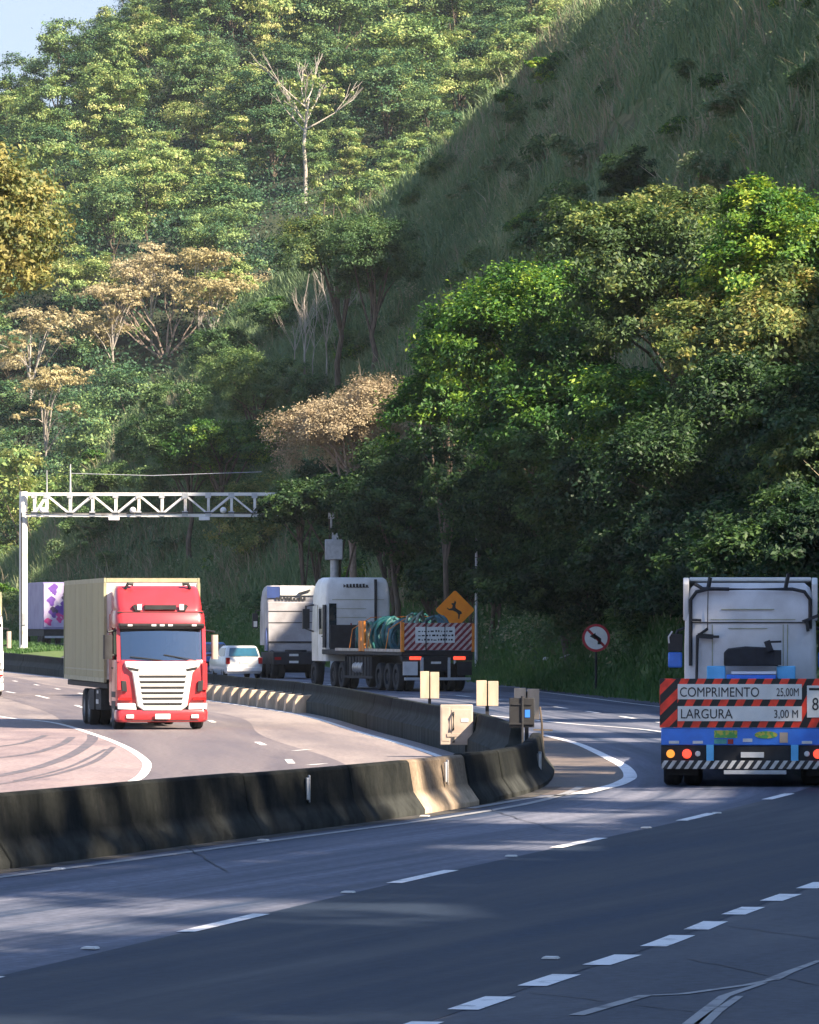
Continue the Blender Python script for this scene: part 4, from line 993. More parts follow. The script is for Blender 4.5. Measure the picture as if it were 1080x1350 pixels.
# ------------------------------------------------------------------ vehicles
def text_obj(name, body, size, mat, parent, loc, rot, depth=.004, sx=1.0, align='LEFT', bold=0.0):
    cu = bpy.data.curves.new(name, 'FONT'); cu.body = body; cu.size = size; cu.extrude = depth; cu.align_x = align; cu.offset = bold
    t = bpy.data.objects.new(name, cu); C.objects.link(t); bpy.context.view_layer.update()
    me = bpy.data.meshes.new_from_object(t.evaluated_get(bpy.context.evaluated_depsgraph_get())); bpy.data.objects.remove(t)
    me.materials.clear(); me.materials.append(MATS[mat]); o = bpy.data.objects.new(name, me); C.objects.link(o); o.parent = parent
    o.location = loc; o.rotation_euler = rot; o.scale = (sx, 1, 1); return o
def wheel(parent, x, y, r=.5, w=.28, dual=False, side=1, rim='steel_rim'):
    """side +1: outer face towards +x"""
    m = MB(); ws = [0, -side*(w+.04)] if dual else [0]
    for dx in ws:
        m.lathe_x([(r*.58,-w/2),(r*.9,-w/2),(r*.985,-w*.36),(r,-w*.18),(r*.985,-w*.06),(r,0),(r*.985,w*.06),(r,w*.18),(r*.985,w*.36),(r*.9,w/2),(r*.58,w/2)], (dx,0,0), 28)
    t = m.build('wheel', 'rubber', parent, loc=(x, y, r), smooth=40)
    m = MB(); s = side*w/2
    m.lathe_x([(r*.6,s*.95),(r*.55,s*.55),(r*.34,s*.45),(r*.30,s*.8),(r*.12,s*.95),(.001,s*.95)], (0,0,0), 24)
    for k in range(8):
        a = 2*math.pi*k/8; m.cyl((s*.45,math.cos(a)*r*.43,math.sin(a)*r*.43),(s*.75,math.cos(a)*r*.43,math.sin(a)*r*.43), r*.045, 6)
    m.build('rim', rim, t, smooth=40); return t
def vehicle_root(name, X, Y, z, head, label, cat, group=None):
    """local +Y is the way the vehicle faces; head is clockwise from the world +Y"""
    o = empty(name, (X, Y, z), -head); return tag(o, label, cat, group)

# ---- red cab-over truck with a tall box, coming towards us
def red_truck(X, Y, z, head, label, paint='red_paint', grille='grille_white', box='olive_panel', driver=True, boxlen=10.5, name='box_truck', front='white_paint'):
    t = vehicle_root(name, X, Y, z, head, label, 'truck')
    # local: front face at y=0, body behind at negative y
    m = MB()                                                # cab shell: lower body, rear wall, roof and side panels round an open windscreen
    m.loft([rrect(z_, 1.2, -1.9, y_, .16, bow=.07) for z_, y_ in ((.62,-.10),(1.0,-.06),(1.4,-.06),(1.78,-.10),(1.84,-.13))])
    m.loft([rrect(z_, hx, -1.9, y_, .2, bow=.07) for z_, hx, y_ in ((2.68,1.19,-.30),(2.78,1.2,-.30),(3.02,1.19,-.38),(3.14,1.17,-.46))])
    m.box(-1.19,1.19,-1.95,-1.80,.7,3.05)
    for s in (-1,1):
        m.prism([(-1.85,1.8),(-1.25,1.8),(-1.25,2.72),(-1.85,2.72)], 'x', s*1.14, s*1.19)
        m.prism([(-.12,1.8),(-.24,1.8),(-.42,2.72),(-.28,2.72)], 'x', s*1.09, s*1.18)
    m.build('cab', paint, t, smooth=35)
    m = MB(); m.loft([rrect(z_, hx, yb, y_, r_, bow=.06) for z_, hx, yb, y_, r_ in ((3.12,1.12,-2.0,-.45,.2),(3.22,1.14,-2.05,-.50,.2),(3.5,1.13,-2.15,-.78,.2),(3.72,1.10,-2.2,-1.02,.2),(3.80,1.04,-2.2,-1.16,.2))])
    f = m.build('roof_fairing', paint, t, smooth=35)
    m = MB(); m.box(-.42,.42,-.52,-.38,3.17,3.29); m.obox((-.66,-.44,3.22),(.10,.12,.16),Matrix.Rotation(R(-30),3,'Y')); m.obox((.66,-.44,3.22),(.10,.12,.16),Matrix.Rotation(R(30),3,'Y'))
    m.build('air_slot', 'dark_plastic', f)
    m = MB(); m.box(-.62,-.5,-.44,-.36,3.15,3.31); m.box(.5,.62,-.44,-.36,3.15,3.31); m.build('marker_lamp', 'lamp_clear', f, bevel=.01)
    m = MB()
    for s in (-1,1): m.tube([(s*.86,-1.0,3.72),(s*.80,-.96,3.86),(s*.66,-1.0,3.84)], .045, 8)
    m.build('horn', 'dark_plastic', f, smooth=50)
    m = MB()
    ring = [( -1.06,1.83),(1.06,1.83),(1.10,2.66),(-1.10,2.66)]
    n = 14
    for k in range(n):
        x0 = -1.06+2.12*k/n; x1 = -1.06+2.12*(k+1)/n
        c = lambda x: .085*(1-(x/1.1)**2)
        m.add([(x0,-.155+c(x0),1.82),(x1,-.155+c(x1),1.82),(x1*1.02,-.335+c(x1),2.68),(x0*1.02,-.335+c(x0),2.68),(x0,-.175+c(x0),1.82),(x1,-.175+c(x1),1.82),(x1*1.02,-.355+c(x1),2.68),(x0*1.02,-.355+c(x0),2.68)],
              [(0,1,2,3),(7,6,5,4)])
    m.build('windshield', 'windshield_glass', t, smooth=30)
    m = MB(); m.box(-1.12,1.12,-.8,-.2,1.78,1.90); m.box(-1.1,1.1,-1.82,-1.76,1.8,2.75); m.obox((.45,-1.3,2.0),(.5,.12,.9),Matrix.Rotation(R(8),3,'X')); m.obox((-.5,-1.3,2.0),(.5,.12,.9),Matrix.Rotation(R(8),3,'X'))
    m.box(-1.13,1.13,-1.8,-.35,2.64,2.69)
    m.build('cab_interior', 'dark_plastic', t)
    m = MB(); m.prism([(-.32,2.69),(-.10,2.66),(-.02,2.74),(-.02,2.79),(-.34,2.81)], 'x', -1.12, 1.12); v = m.build('sun_visor', 'dark_plastic', t, bevel=.01)
    m = MB()
    for x in (-.85,-.22,0,.22,.85): m.box(x-.06,x+.06,-.05,.0,2.73,2.78)
    m.build('visor_lamp', 'lamp_clear', v)
    m = MB()
    for x0,x1 in ((-.9,-.05),(.0,.85)): m.bar((x0,-.03,1.83),(x1,-.06,1.98 if x0 < -.5 else 1.93), .025, .02)
    m.build('wiper', 'dark_plastic', t)
    # white mask: tapered shield with six dark slats
    m = MB(); m.prism([(-1.0,1.80),(1.0,1.80),(.98,1.66),(.80,1.50),(.66,.62),(.50,.50),(-.50,.50),(-.66,.62),(-.80,1.50),(-.98,1.66)], 'y', -.10, .055)
    g = m.build('grille', grille, t, bevel=.03)
    m = MB()
    for k in range(6):
        z_ = 1.40-k*.145; hw = .64-k*.022
        m.prism([(-hw,z_+.035),(hw,z_+.035),(hw-.03,z_-.035),(-hw+.03,z_-.035)], 'y', .045, .058)
    m.build('grille_slat', 'dark_plastic', g)
    m = MB()
    for s in (-1,1): m.prism([(s*.62,1.60),(s*.94,1.66),(s*.90,1.58),(s*.64,1.53)], 'y', .045, .058)
    m.build('grille_vent', 'dark_plastic', g)
    m = MB(); r = random.Random(4)
    for k in range(16): m.box(-.36+k*.046, -.36+k*.046+.032, .05, .060, 1.585, 1.615)
    m.build('badge', 'steel_rim', g)
    m = MB()                                                # bumper
    m.loft([rrect(z_, hx, -.7, y_, .14, bow=.10) for z_, hx, y_ in ((.20,1.16,-.02),(.26,1.21,.02),(.46,1.22,.02),(.52,1.2,-.0))])
    m.build('bumper', paint, t, smooth=35)
    m = MB(); m.box(-1.15,1.15,-.6,-.05,.5,.64); m.build('bumper_recess', 'dark_plastic', t)
    for s in (-1,1):
        m = MB(); m.prism([(s*.68,.52),(s*1.18,.54),(s*1.19,.70),(s*.72,.70)], 'y', -.12, .045); m.build('headlight', 'lamp_clear', t, bevel=.02)
        m = MB(); m.prism([(s*.93,1.0),(s*1.07,1.02),(s*1.09,1.30),(s*.95,1.28)], 'y', -.08, .025); m.build('corner_vent', 'dark_plastic', t, bevel=.01)
        m = MB(); m.prism([(s*.80,.78),(s*1.17,.78),(s*1.17,.85),(s*.82,.85)], 'y', -.08, .025); m.build('turn_lamp', 'tail_red', t)
        m = MB(); m.tube([(s*1.15,-.35,2.62),(s*1.42,-.22,2.58)], .03, 8, 1); m.tube([(s*1.15,-.3,1.95),(s*1.42,-.2,1.98)], .03, 8, 1)
        m.loft([rrect(z_, .12 if s > 0 else .085, -.30, -.10, .05) for z_ in (1.86,1.94,2.42,2.50)])
        m.v = [((p[0]+s*1.42) if (abs(p[0]) <= .1201 and 1.8 < p[2] < 2.57) else p[0], p[1], p[2]) for p in m.v]
        m.build('mirror', ['tan_steel' if s < 0 else 'dark_plastic', 'dark_plastic'], t, smooth=40)
        m = MB(); m.prism([(-.4,1.95),(-1.22,1.95),(-1.22,2.62),(-.58,2.62)], 'x', s*1.16, s*1.175); m.build('side_window', 'dark_glass', t)
        m = MB(); m.box(s*1.17,s*1.215,-1.2,-.35,.55,.75); m.box(s*1.17,s*1.215,-1.2,-.35,.85,1.0); m.build('cab_step', 'dark_plastic', t)
    m = MB(); m.box(-.2,.2,.10,.135,.28,.42); m.build('number_plate', 'plate_white', t, bevel=.006)
    for s in (-1,1):
        m = MB(); m.box(s*.86-.10,s*.86+.10,.055,.085,.30,.40); m.build('fog_lamp', 'lamp_clear', t, bevel=.01)
        m = MB(); m.box(s*1.19-.012,s*1.19+.012,-.36,-.345,.65,1.8); m.box(s*1.19-.012,s*1.19+.012,-1.26,-1.245,.65,2.7); m.build('door_seam', 'dark_plastic', t)
        m = MB(); m.box(s*1.205-.02,s*1.205+.02,-1.18,-.98,1.60,1.64); m.build('door_handle', 'dark_plastic', t)
        m = MB(); m.loft([rrect(z_, .07, -.16, .0, .03) for z_ in (1.05,1.75)]); m.v = [(p[0]+s*1.13,p[1],p[2]) for p in m.v]; m.build('corner_deflector', paint, t, smooth=40)
    m = MB(); m.box(-1.16,1.16,-.47,-.40,3.085,3.115); m.build('roof_seam', 'dark_plastic', f)
    m = MB(); m.box(-.95,.95,.05,.085,.225,.25); m.build('bumper_lip', 'dark_plastic', t)
    m = MB()
    for k in range(1, 7):
        yy = -2.3-boxlen*k/7
        for s in (-1,1): m.box(s*1.28-.004,s*1.28+.004,yy-.012,yy+.012,1.35,3.88)
    for s in (-1,1): m.box(s*1.28-.003,s*1.28+.003,-2.3-boxlen+.05,-2.35,1.52,1.56)
    m.build('panel_joint', 'box_trim', t)
    # box body
    yb0, yb1 = -2.3-boxlen, -2.3
    m = MB(); m.box(-1.28,1.28,yb0,yb1,1.30,3.98)
    bx = m.build('cargo_box', [box, front], t, bevel=.02)
    for p in bx.data.polygons:
        if p.normal.y > .9: p.material_index = 1
    m = MB()
    for s in (-1,1):
        m.box(s*1.26-.03,s*1.26+.03+0,yb0-.01,yb1+.015,3.90,4.02); m.box(s*1.26-.035,s*1.26+.035,yb0-.01,yb1+.015,1.22,1.34)
        for yy in (yb1,yb0): m.box(s*1.26-.04,s*1.26+.04,yy-.03,yy+.03,1.345,3.89)
    m.box(-1.22,1.22,yb1-.03,yb1+.02,3.905,4.015); m.build('box_edge_trim', 'box_trim', bx)
    m = MB(); m.box(-.42,.42,yb0+.3,-1.2,.62,.95); m.box(-1.2,1.2,yb0+.1,yb1-.1,1.05,1.2); m.box(-1.2,-.75,-5.2,-3.9,.45,1.02); m.box(.75,1.2,-5.2,-3.9,.45,1.02)
    m.box(-1.15,1.15,-2.0,-1.6,.7,1.1)
    m.build('chassis', 'chassis', t, bevel=.02)
    for s in (-1,1):
        m = MB(); m.box(s*1.2-.03,s*1.2+.03,-6.6,-5.35,.45,1.0); m.build('side_skirt', 'chassis', t)
        for a_, b_, c_, d_ in ((-4.9,-4.4,.62,.74),(-4.7,-4.45,.9,.98)): m = MB(); m.box(s*1.215-.01,s*1.215+.01,a_,b_,c_,d_); m.build('side_marker', 'plate_white', t)
    for s in (-1,1):
        wheel(t, s*1.04, -1.05, .5, .3, side=s)
        for yy in (-7.2,-8.5): wheel(t, s*1.04, yy, .5, .27, True, side=s)
        m = MB(); m.tube([(s*1.05,-1.05+.62*math.cos(a),.5+.62*math.sin(a)) for a in np.linspace(0, math.pi, 10)], .06, 6); m.build('wheel_arch', 'dark_plastic', t)
    return t
RT = G(214, 962, ZL); HD = math.atan2(RT.x-(-8.4), RT.y-152.0)      # heading back towards the camera
rt_head = math.pi+math.atan2(-.168, 1)
red_truck(RT.x, RT.y, ZL, rt_head, 'red cab-over truck with white grille hauling a tall olive box body')
wt = red_truck(-16.72, 203, ZL, math.pi+math.atan2(-.15, 1), 'white truck cut off by the left edge of the photo', 'white_paint', 'white_paint', 'grey_white_paint', boxlen=7.0, name='box_truck')

# ---- driver of the red truck, seen through the windscreen
def skinned_person(name, root_parent, joints, edges, radii, mats, label, loc, rz):
    me = bpy.data.meshes.new(name); me.from_pydata(joints, edges, []); o = bpy.data.objects.new(name, me); C.objects.link(o)
    o.location = loc; o.rotation_euler.z = rz
    sk = o.modifiers.new('skin', 'SKIN'); sk.use_smooth_shade = True
    for v, r_ in zip(me.skin_vertices[0].data, radii): v.radius = (r_, r_*.85)
    me.skin_vertices[0].data[0].use_root = True
    sb = o.modifiers.new('sub', 'SUBSURF'); sb.levels = 1; sb.render_levels = 1
    for m in mats: me.materials.append(MATS[m])
    return tag(o, label, 'person')
J = [(0,0,0),(0,.02,.22),(0,.03,.44),(0,.05,.56),(0,.08,.66),(0,.09,.80),
     (-.19,.03,.46),(-.30,.18,.26),(-.20,.42,.34),(-.17,.52,.38),
     (.19,.03,.46),(.30,.22,.32),(.26,.46,.44),(.24,.54,.50),
     (-.12,.05,-.04),(-.16,.42,-.02),(-.16,.46,-.40),(.12,.05,-.04),(.16,.42,-.02),(.16,.46,-.40)]
E = [(0,1),(1,2),(2,3),(3,4),(4,5),(2,6),(6,7),(7,8),(8,9),(2,10),(10,11),(11,12),(12,13),(0,14),(14,15),(15,16),(0,17),(17,18),(18,19)]
Rr = [.15,.16,.17,.07,.10,.085,.075,.055,.042,.04,.075,.055,.042,.04,.10,.08,.055,.10,.08,.055]
Mw = Matrix.Translation((RT.x, RT.y, ZL))@Matrix.Rotation(-rt_head, 4, 'Z')
dl = Mw@Vector((-.48,-1.12,1.72))
drv = skinned_person('person', None, J, E, Rr, ['shirt_dark'], 'driver in dark clothes behind the windscreen of the red truck', dl, -rt_head)
m = MB(); m.loft([[(math.cos(a)*r_, .085+math.sin(a)*r_*1.12, z_) for a in np.linspace(0, 2*math.pi, 12, endpoint=False)] for z_, r_ in ((.60,.055),(.65,.078),(.72,.09),(.78,.09),(.83,.07),(.86,.03))])
m.prism([(-.02,.70),(.02,.70),(.015,.745),(-.015,.745)], 'y', .17, .205)
m.build('face', 'skin', drv, smooth=60)
m = MB()
for s in (-1,1): m.box(s*.035-.014,s*.035+.014,.172,.182,.735,.75)
m.box(-.03,.03,.165,.176,.66,.67); m.build('eyes_and_mouth', 'hair_dark', drv)
m = MB(); m.loft([[(math.cos(a)*r_, .07+math.sin(a)*r_*1.12, z_) for a in np.linspace(0, 2*math.pi, 12, endpoint=False)] for z_, r_ in ((.76,.098),(.82,.095),(.87,.07),(.89,.02))]); m.build('hair', 'hair_dark', drv, smooth=60)
def hand(parent, p, d):
    m = MB(); p = Vector(p); d = Vector(d).normalized(); side = d.cross(Vector((0,0,1))).normalized(); up = side.cross(d)
    m.tube([p-d*.05, p, p+d*.07], [.032,.045,.042], 8)
    for k, ln in enumerate((.065,.08,.075,.055)):
        b = p+d*.065+side*(k-1.5)*.021; m.tube([b, b+d*ln*.55+up*.006, b+d*ln*.85-up*.022], [.011,.010,.008], 6)
    b = p+side*-.042; m.tube([b, b+d*.04-side*.025, b+d*.07-side*.02-up*.01], [.013,.012,.009], 6)
    return m.build('hand', 'skin', parent, smooth=60)
hand(drv, (-.17,.54,.39), (.05,1,.35)); hand(drv, (.24,.56,.52), (-.05,.8,.6))

# ---- tall tractor cab seen from behind
def tractor_cab(t, y0, H=3.25, W=2.5, z0=.95, paint='white_paint', piping=True, length=2.1, side_glass=True):
    """rear wall at y0, cab runs forward from it"""
    hx = W/2; m = MB()
    m.loft([rrect(z_, h_, y0+yb, y0+length+yf, .12) for z_, h_, yb, yf in ((z0,hx,0,0),(z0+1.0,hx,0,.05),(H-.75,hx*.99,0,-.12),(H-.28,hx*.95,.03,-.35),(H-.12,hx*.90,.08,-.5),(H-.03,hx*.82,.16,-.7))])
    cab = m.build('cab', paint, t, smooth=35)
    return cab
def deflector(t, y0, H, W, paint):
    hx = W/2; m = MB()
    for s in (-1,1): m.prism([(y0+.05,H-.8),(y0+1.5,H-.5),(y0+1.4,H-.1),(y0+.12,H+.02),(y0-.05,H-.1)], 'x', s*hx*.93, s*(hx+.02))
    m.prism([(y0+.35,H-.04),(y0+1.5,H-.25),(y0+1.5,H-.15),(y0+.35,H+.03)], 'x', -hx*.925, hx*.925)
    return m.build('roof_deflector', paint, t, bevel=.02)

# ---- blue low-bed outfit with the oversize-load board, right edge
BX, BY = (992-CX)*78/F, 78.0
lb = vehicle_root('lowbed_truck', BX, BY, 0, R(3.6), 'blue low-bed truck with white cab and red-black oversize length and width board', 'truck')
m = MB(); m.box(-1.36,1.36,-.02,.03,.87,1.59); bd = m.build('warning_board', 'stripe_red_fine', lb, bevel=.008)
m = MB(); m.box(-1.355,-1.10,-.024,-.0205,.878,1.582); m.build('board_end', 'stripe_red_black', bd)
m = MB(); m.box(-1.095,.725,-.034,-.0205,1.285,1.51); m.box(-1.095,.725,-.034,-.0205,.965,1.185); m.build('board_panel', 'board_white', bd, bevel=.003)
m = MB(); m.box(.80,1.15,-.034,-.0205,1.02,1.49); pn = m.build('limit_panel', 'board_white', bd, bevel=.003)
m = MB(); m.box(.83,1.12,-.038,-.035,1.42,1.455); m.build('panel_rule', 'ink_black', pn)
RX = (R(90),0,0)
text_obj('lettering', 'COMPRIMENTO', .20, 'ink_black', bd, (-1.07,-.036,1.325), RX, sx=.82)
text_obj('lettering', 'LARGURA', .20, 'ink_black', bd, (-1.06,-.036,1.005), RX, sx=.86)
text_obj('lettering', '25,00M', .17, 'ink_black', bd, (.35,-.036,1.335), RX, sx=.66)
text_obj('lettering', '3,00 M', .17, 'ink_black', bd, (.31,-.036,1.015), RX, sx=.78)
text_obj('lettering', '80', .26, 'ink_black', bd, (.975,-.036,1.13), RX, sx=.8, align='CENTER')
m = MB(); m.box(-1.34,1.34,.0,.22,.61,.865); rb = m.build('rear_beam', 'blue_paint', lb, bevel=.015)
m = MB()
for x in (-.62,.62): m = MB(); m.box(x-.055,x+.055,-.03,.06,.36,.62); m.build('beam_post', 'light_blue_paint', lb, bevel=.008)
m = MB(); m.box(-1.34,1.34,.02,.3,.30,.605); m.build('lamp_recess', 'chassis', lb)
for x, mt, r_ in ((-1.20,'lamp_amber',.062),(-.96,'lamp_red',.07),(-.80,'lamp_clear',.042),(1.20,'lamp_amber',.062),(.96,'lamp_red',.07),(.80,'lamp_clear',.042)):
    m = MB(); m.tube([(x,.025,.485),(x,-.012,.485),(x,-.03,.485)], [r_,r_,r_*.75], 18); m.build('tail_lamp', mt, lb, smooth=40)
m = MB()
for x in (-1.15,-.80,.80,1.15): m.box(x-.075,x+.075,-.012,-.001,.635,.675)
m.build('reflector_strip', 'plate_white', rb)
m = MB(); m.box(-.17,.17,-.03,.02,.43,.51); m.build('number_plate', 'plate_white', lb, bevel=.004)
m = MB(); m.box(-.14,.00,-.01,.0,.66,.71); m.build('beam_label', 'plate_white', rb)
pmat('sticker_green', (.10,.34,.07), (.45,.42,.06), scale=14, lo=.48, hi=.52); pmat('sticker_teal', (.10,.38,.30), (.05,.25,.25), scale=12)
m = MB(); m.box(-.56,-.22,-.012,-.001,.72,.83); m.build('sticker', 'sticker_green', rb)
m = MB(); m.box(-.56,-.38,-.012,-.001,.635,.70); m.build('sticker', 'sticker_teal', rb)
m = MB(); m.prism([(.20+.17*math.cos(a), .765+.055*math.sin(a)) for a in np.linspace(0, 2*math.pi, 20, endpoint=False)], 'y', -.012, -.001); m.build('sticker', 'sticker_green', rb)
m = MB(); m.box(.40,.52,-.012,-.001,.65,.80); m.build('sticker', 'tan_steel', rb)
m = MB(); m.box(-.36,-.28,-.014,-.001,.63,.70); m.build('sticker', 'tail_red', rb)
m = MB(); m.box(-1.33,1.33,-.06,.05,.262,.385); m.build('underrun_bumper', 'stripe_white_black', lb, bevel=.008)
m = MB(); m.box(-.42,.50,-.065,.0,.185,.245); m.build('bumper_bar', 'galvanised', lb, bevel=.006)
m = MB(); m.box(-1.28,1.28,.3,14.5,.52,.86); m.box(-.9,.9,14.4,20.5,.86,1.18); m.prism([(14.0,.86),(15.2,.86),(15.6,1.18),(14.6,1.18)], 'x', -.9, .9)
m.box(-.45,.45,18.5,26.0,.55,.85)
m.build('deck', 'blue_paint', lb, bevel=.02)
for x0 in (-1.27,.80): m = MB(); m.box(x0,x0+.47,.25,.30,.16,.30); m.build('mud_flap', 'chassis', lb)
m = MB(); m.cyl((-1.0,.9,.42),(1.0,.9,.42),.08,10); m.build('axle', 'chassis', lb)
for s in (-1,1):
    for yy in (.9,2.1,3.3): wheel(lb, s*1.18, yy, .42, .26, True, side=s)
    for yy in (19.6,20.9): wheel(lb, s*1.08, yy, .5, .28, True, side=s)
    wheel(lb, s*1.08, 24.9, .5, .3, side=s)
CY = 22.6                                                    # rear wall of the white cab
cab = tractor_cab(lb, CY, 3.20, 2.5, .95, 'grey_white_paint', length=2.3)
df = deflector(lb, CY, 3.25, 2.5, 'white_paint')
m = MB(); m.tube([(-1.13,CY-.03,1.6),(-1.13,CY-.03,2.85),(-1.02,CY-.04,3.0),(-.8,CY-.05,3.05),(.8,CY-.05,3.05),(1.02,CY-.04,3.0),(1.13,CY-.03,2.85),(1.13,CY-.03,2.3)], .035, 8)
m.box(-1.16,1.16,CY-.02,CY+.04,2.405,2.43); m.build('wall_piping', 'dark_plastic', cab, smooth=40)
m = MB(); m.box(-.55,.45,CY-.015,CY+.02,2.66,2.675); m.box(-.75,.85,CY-.015,CY+.02,2.47,2.482); m.box(-.42,.32,CY-.015,CY+.02,2.30,2.312)
for x in (-.72,.62,.70): m.box(x-.008,x+.008,CY-.015,CY+.02,1.35,2.38)
m.build('panel_seam', 'box_trim', cab)
m = MB(); m.bar((-1.14,CY-.08,2.47),(-.93,CY-.10,2.46),.05); m.build('wall_handle', 'dark_plastic', cab)
m = MB(); m.bar((.98,CY-.1,2.43),(1.28,CY-.1,2.55),.06); m.bar((1.06,CY-.1,2.45),(1.09,CY-.1,2.25),.06); m.build('wall_bracket', 'dark_plastic', cab)
m = MB()
m.bar((-.80,CY-.05,3.02),(-.81,CY-.05,2.30),.018); m.tube([(-.81,CY-.05,2.3),(-1.0,CY-.1,2.17),(-1.02,CY-.1,1.2)], .03, 6)
m.obox((-.85,CY-.1,2.16),(.30,.12,.09),Matrix.Rotation(R(5),3,'Y')); m.obox((-.70,CY-.12,2.15),(.22,.06,.05),Matrix.Rotation(0,3,'Y'))
m.build('air_hose', 'dark_plastic', cab)
for a_, b_ in (((-.80,CY-.02,3.05),(-.76,CY,3.27)),((.66,CY-.02,3.05),(.72,CY,3.34))): m = MB(); m.bar(a_, b_, .06); m.build('roof_bracket', 'dark_plastic', cab)
m = MB(); m.tube([(-1.05,CY,3.15),(-.9,CY-.04,3.06),(-.4,CY-.05,3.05)], .04, 6)
m.build('roof_hose', 'dark_plastic', cab)
m = MB(); m.prism([(-.50,1.60),(-.50,1.86),(-.42,1.93),(-.10,1.97),(.30,1.95),(.50,1.88),(.53,1.60)], 'y', CY-.75, CY-.25); m.build('equipment_box', 'chassis', lb, bevel=.03)
m = MB(); m.bar((.28,CY-.8,2.05),(.58,CY-.8,2.06),.04); m.obox((.34,CY-.78,1.98),(.12,.12,.2),Matrix.Rotation(R(-20),3,'Y')); m.box(.45,.58,CY-.8,CY-.4,1.62,1.9); m.build('valve', 'dark_plastic', lb)
for x0 in (-.82,.495): m = MB(); m.box(x0,x0+.35,CY-.7,CY-.3,1.1,1.60); m.build('side_locker', 'light_blue_paint', lb, bevel=.02)
m = MB(); m.box(-.45,.48,CY-.8,CY-.25,1.1,1.44); m.build('centre_locker', 'blue_paint', lb, bevel=.02)
m = MB(); m.box(-.36,.48,CY-.81,CY-.3,1.45,1.50); m.build('locker_rail', 'sign_white', lb)
for s in (-1,1):
    m = MB(); m.tube([(s*1.24,CY+1.8,2.32),(s*1.40,CY+1.7,2.26),(s*1.44,CY+1.7,2.10)], .03, 6); m.box(s*1.44-.14,s*1.44+.14,CY+1.62,CY+1.78,1.86,2.20); mr = m.build('mirror', 'dark_plastic', lb, bevel=.03)
    m = MB(); m.box(s*1.44-.14,s*1.44+.13,CY+1.60,CY+1.78,1.55,1.85); m.build('mirror_shell', 'blue_paint', mr, bevel=.03)
m = MB(); m.tube([(-1.56,CY+1.6,2.02),(-1.57,CY+1.6,2.14),(-1.50,CY+1.6,2.25)], .018, 6); m.build('mirror_arm', 'white_paint', lb)

# ---- flatbed with white sleeper cab, hoses on the deck, striped board at the tail
FX, FY = (577-CX)*187/F, 187.0
fb = vehicle_root('flatbed_truck', FX, FY, 0, R(-14.5), 'flatbed truck with white high cab carrying coiled hoses behind a red-white striped tailboard', 'truck')
m = MB(); m.box(-1.32,1.32,-.03,.03,1.46,2.42); tb = m.build('tail_board', 'stripe_maroon', fb, bevel=.01)
m = MB(); m.box(-.82,.62,-.045,-.031,1.72,2.28); tp = m.build('board_panel', 'board_white', tb, bevel=.004)
m = MB(); r = random.Random(12)
for row_ in range(3):
    x = -.72
    while x < .5:
        w_ = r.uniform(.04,.12); m.box(x, x+w_, -.049, -.046, 1.80+row_*.15, 1.80+row_*.15+r.uniform(.03,.075)); x += w_+r.uniform(.03,.06)
m.build('panel_marks', 'chassis', tp)
m = MB(); m.box(-1.34,-1.22,-.06,.08,1.40,2.45); m.build('corner_post', 'orange_post', tb, bevel=.01)
m = MB(); m.box(1.24,1.34,-.06,.08,1.40,2.40); m.build('corner_post', 'orange_post', tb, bevel=.01)
m = MB(); m.tube([(-.44,-.07,2.55),(-.44,-.07,1.3)], .02, 6); m.tube([(.25,-.07,2.4),(.25,-.07,1.7)], .015, 6); m.build('strap', 'chassis', tb)
m = MB(); m.box(-1.30,1.30,.03,12.0,1.26,1.44); m.box(-.45,.45,.1,13.6,.72,1.24); m.build('deck', 'chassis', fb, bevel=.02)
m = MB(); m.box(-1.33,-1.29,.05,9.8,1.40,1.50); m.box(1.29,1.33,.05,9.8,1.40,1.50); m.build('deck_rail', 'steel_rim', fb)
m = MB(); m.box(-1.28,1.28,.02,.35,1.10,1.25); m.build('lamp_beam', 'chassis', fb)
for s in (-1,1):
    m = MB(); m.box(s*.80-.22,s*.80+.22,-.02,.05,1.12,1.24); m.build('tail_lamp', 'lamp_red', fb, bevel=.02)
m = MB(); m.box(-.24,.12,-.03,.0,.98,1.06); m.build('number_plate', 'plate_white', fb)
for x0 in (-1.25,.72): m = MB(); m.box(x0,x0+.53,.0,.06,.58,1.06); m.build('mud_flap', 'grey_white_paint' if x0 < 0 else 'chassis', fb)
m = MB(); m.box(-.62,-.52,-.04,.06,.45,1.2); m.box(.38,.46,-.04,.06,.45,1.2); m.build('frame_post', 'galvanised', fb)
m = MB(); m.box(-1.2,1.2,-.08,.05,.40,.50); m.build('underrun_bumper', 'galvanised', fb, bevel=.01)
m = MB()
for s in (-1,1):
    for yy in np.arange(4.6,8.8,.45): m.box(s*1.2-.03,s*1.2+.03,yy,yy+.06,.45,1.2)
    m.box(s*1.2-.04,s*1.2+.04,4.5,8.9,.42,.5); m.box(s*1.0-.2,s*1.0+.2,4.9,8.4,.40,1.2)
m.build('side_guard', 'chassis', fb)
for s in (-1,1):
    for yy in (1.2,2.45,3.7): wheel(fb, s*1.08, yy, .5, .27, True, side=s, rim='chassis')
    for yy in (9.3,10.6): wheel(fb, s*1.08, yy, .5, .27, True, side=s, rim='chassis')
    wheel(fb, s*1.06, 13.7, .5, .3, side=s, rim='chassis')
m = MB()
for yy in (5.3,5.75): m.box(-1.36,-1.28,yy,yy+.36,1.40,2.50)
m.build('side_stake', 'orange_post', fb, bevel=.01)
CY = 11.6
cab = tractor_cab(fb, CY, 4.15, 2.5, 1.0, 'white_paint', length=2.3)
m = MB(); m.box(-1.0,1.0,CY-.014,CY+.02,3.28,3.30); m.box(-.95,.3,CY-.014,CY+.02,2.95,2.965); m.box(-.95,.3,CY-.014,CY+.02,2.62,2.635); m.box(-.95,.3,CY-.014,CY+.02,2.3,2.315); m.build('panel_seam', 'box_trim', cab)
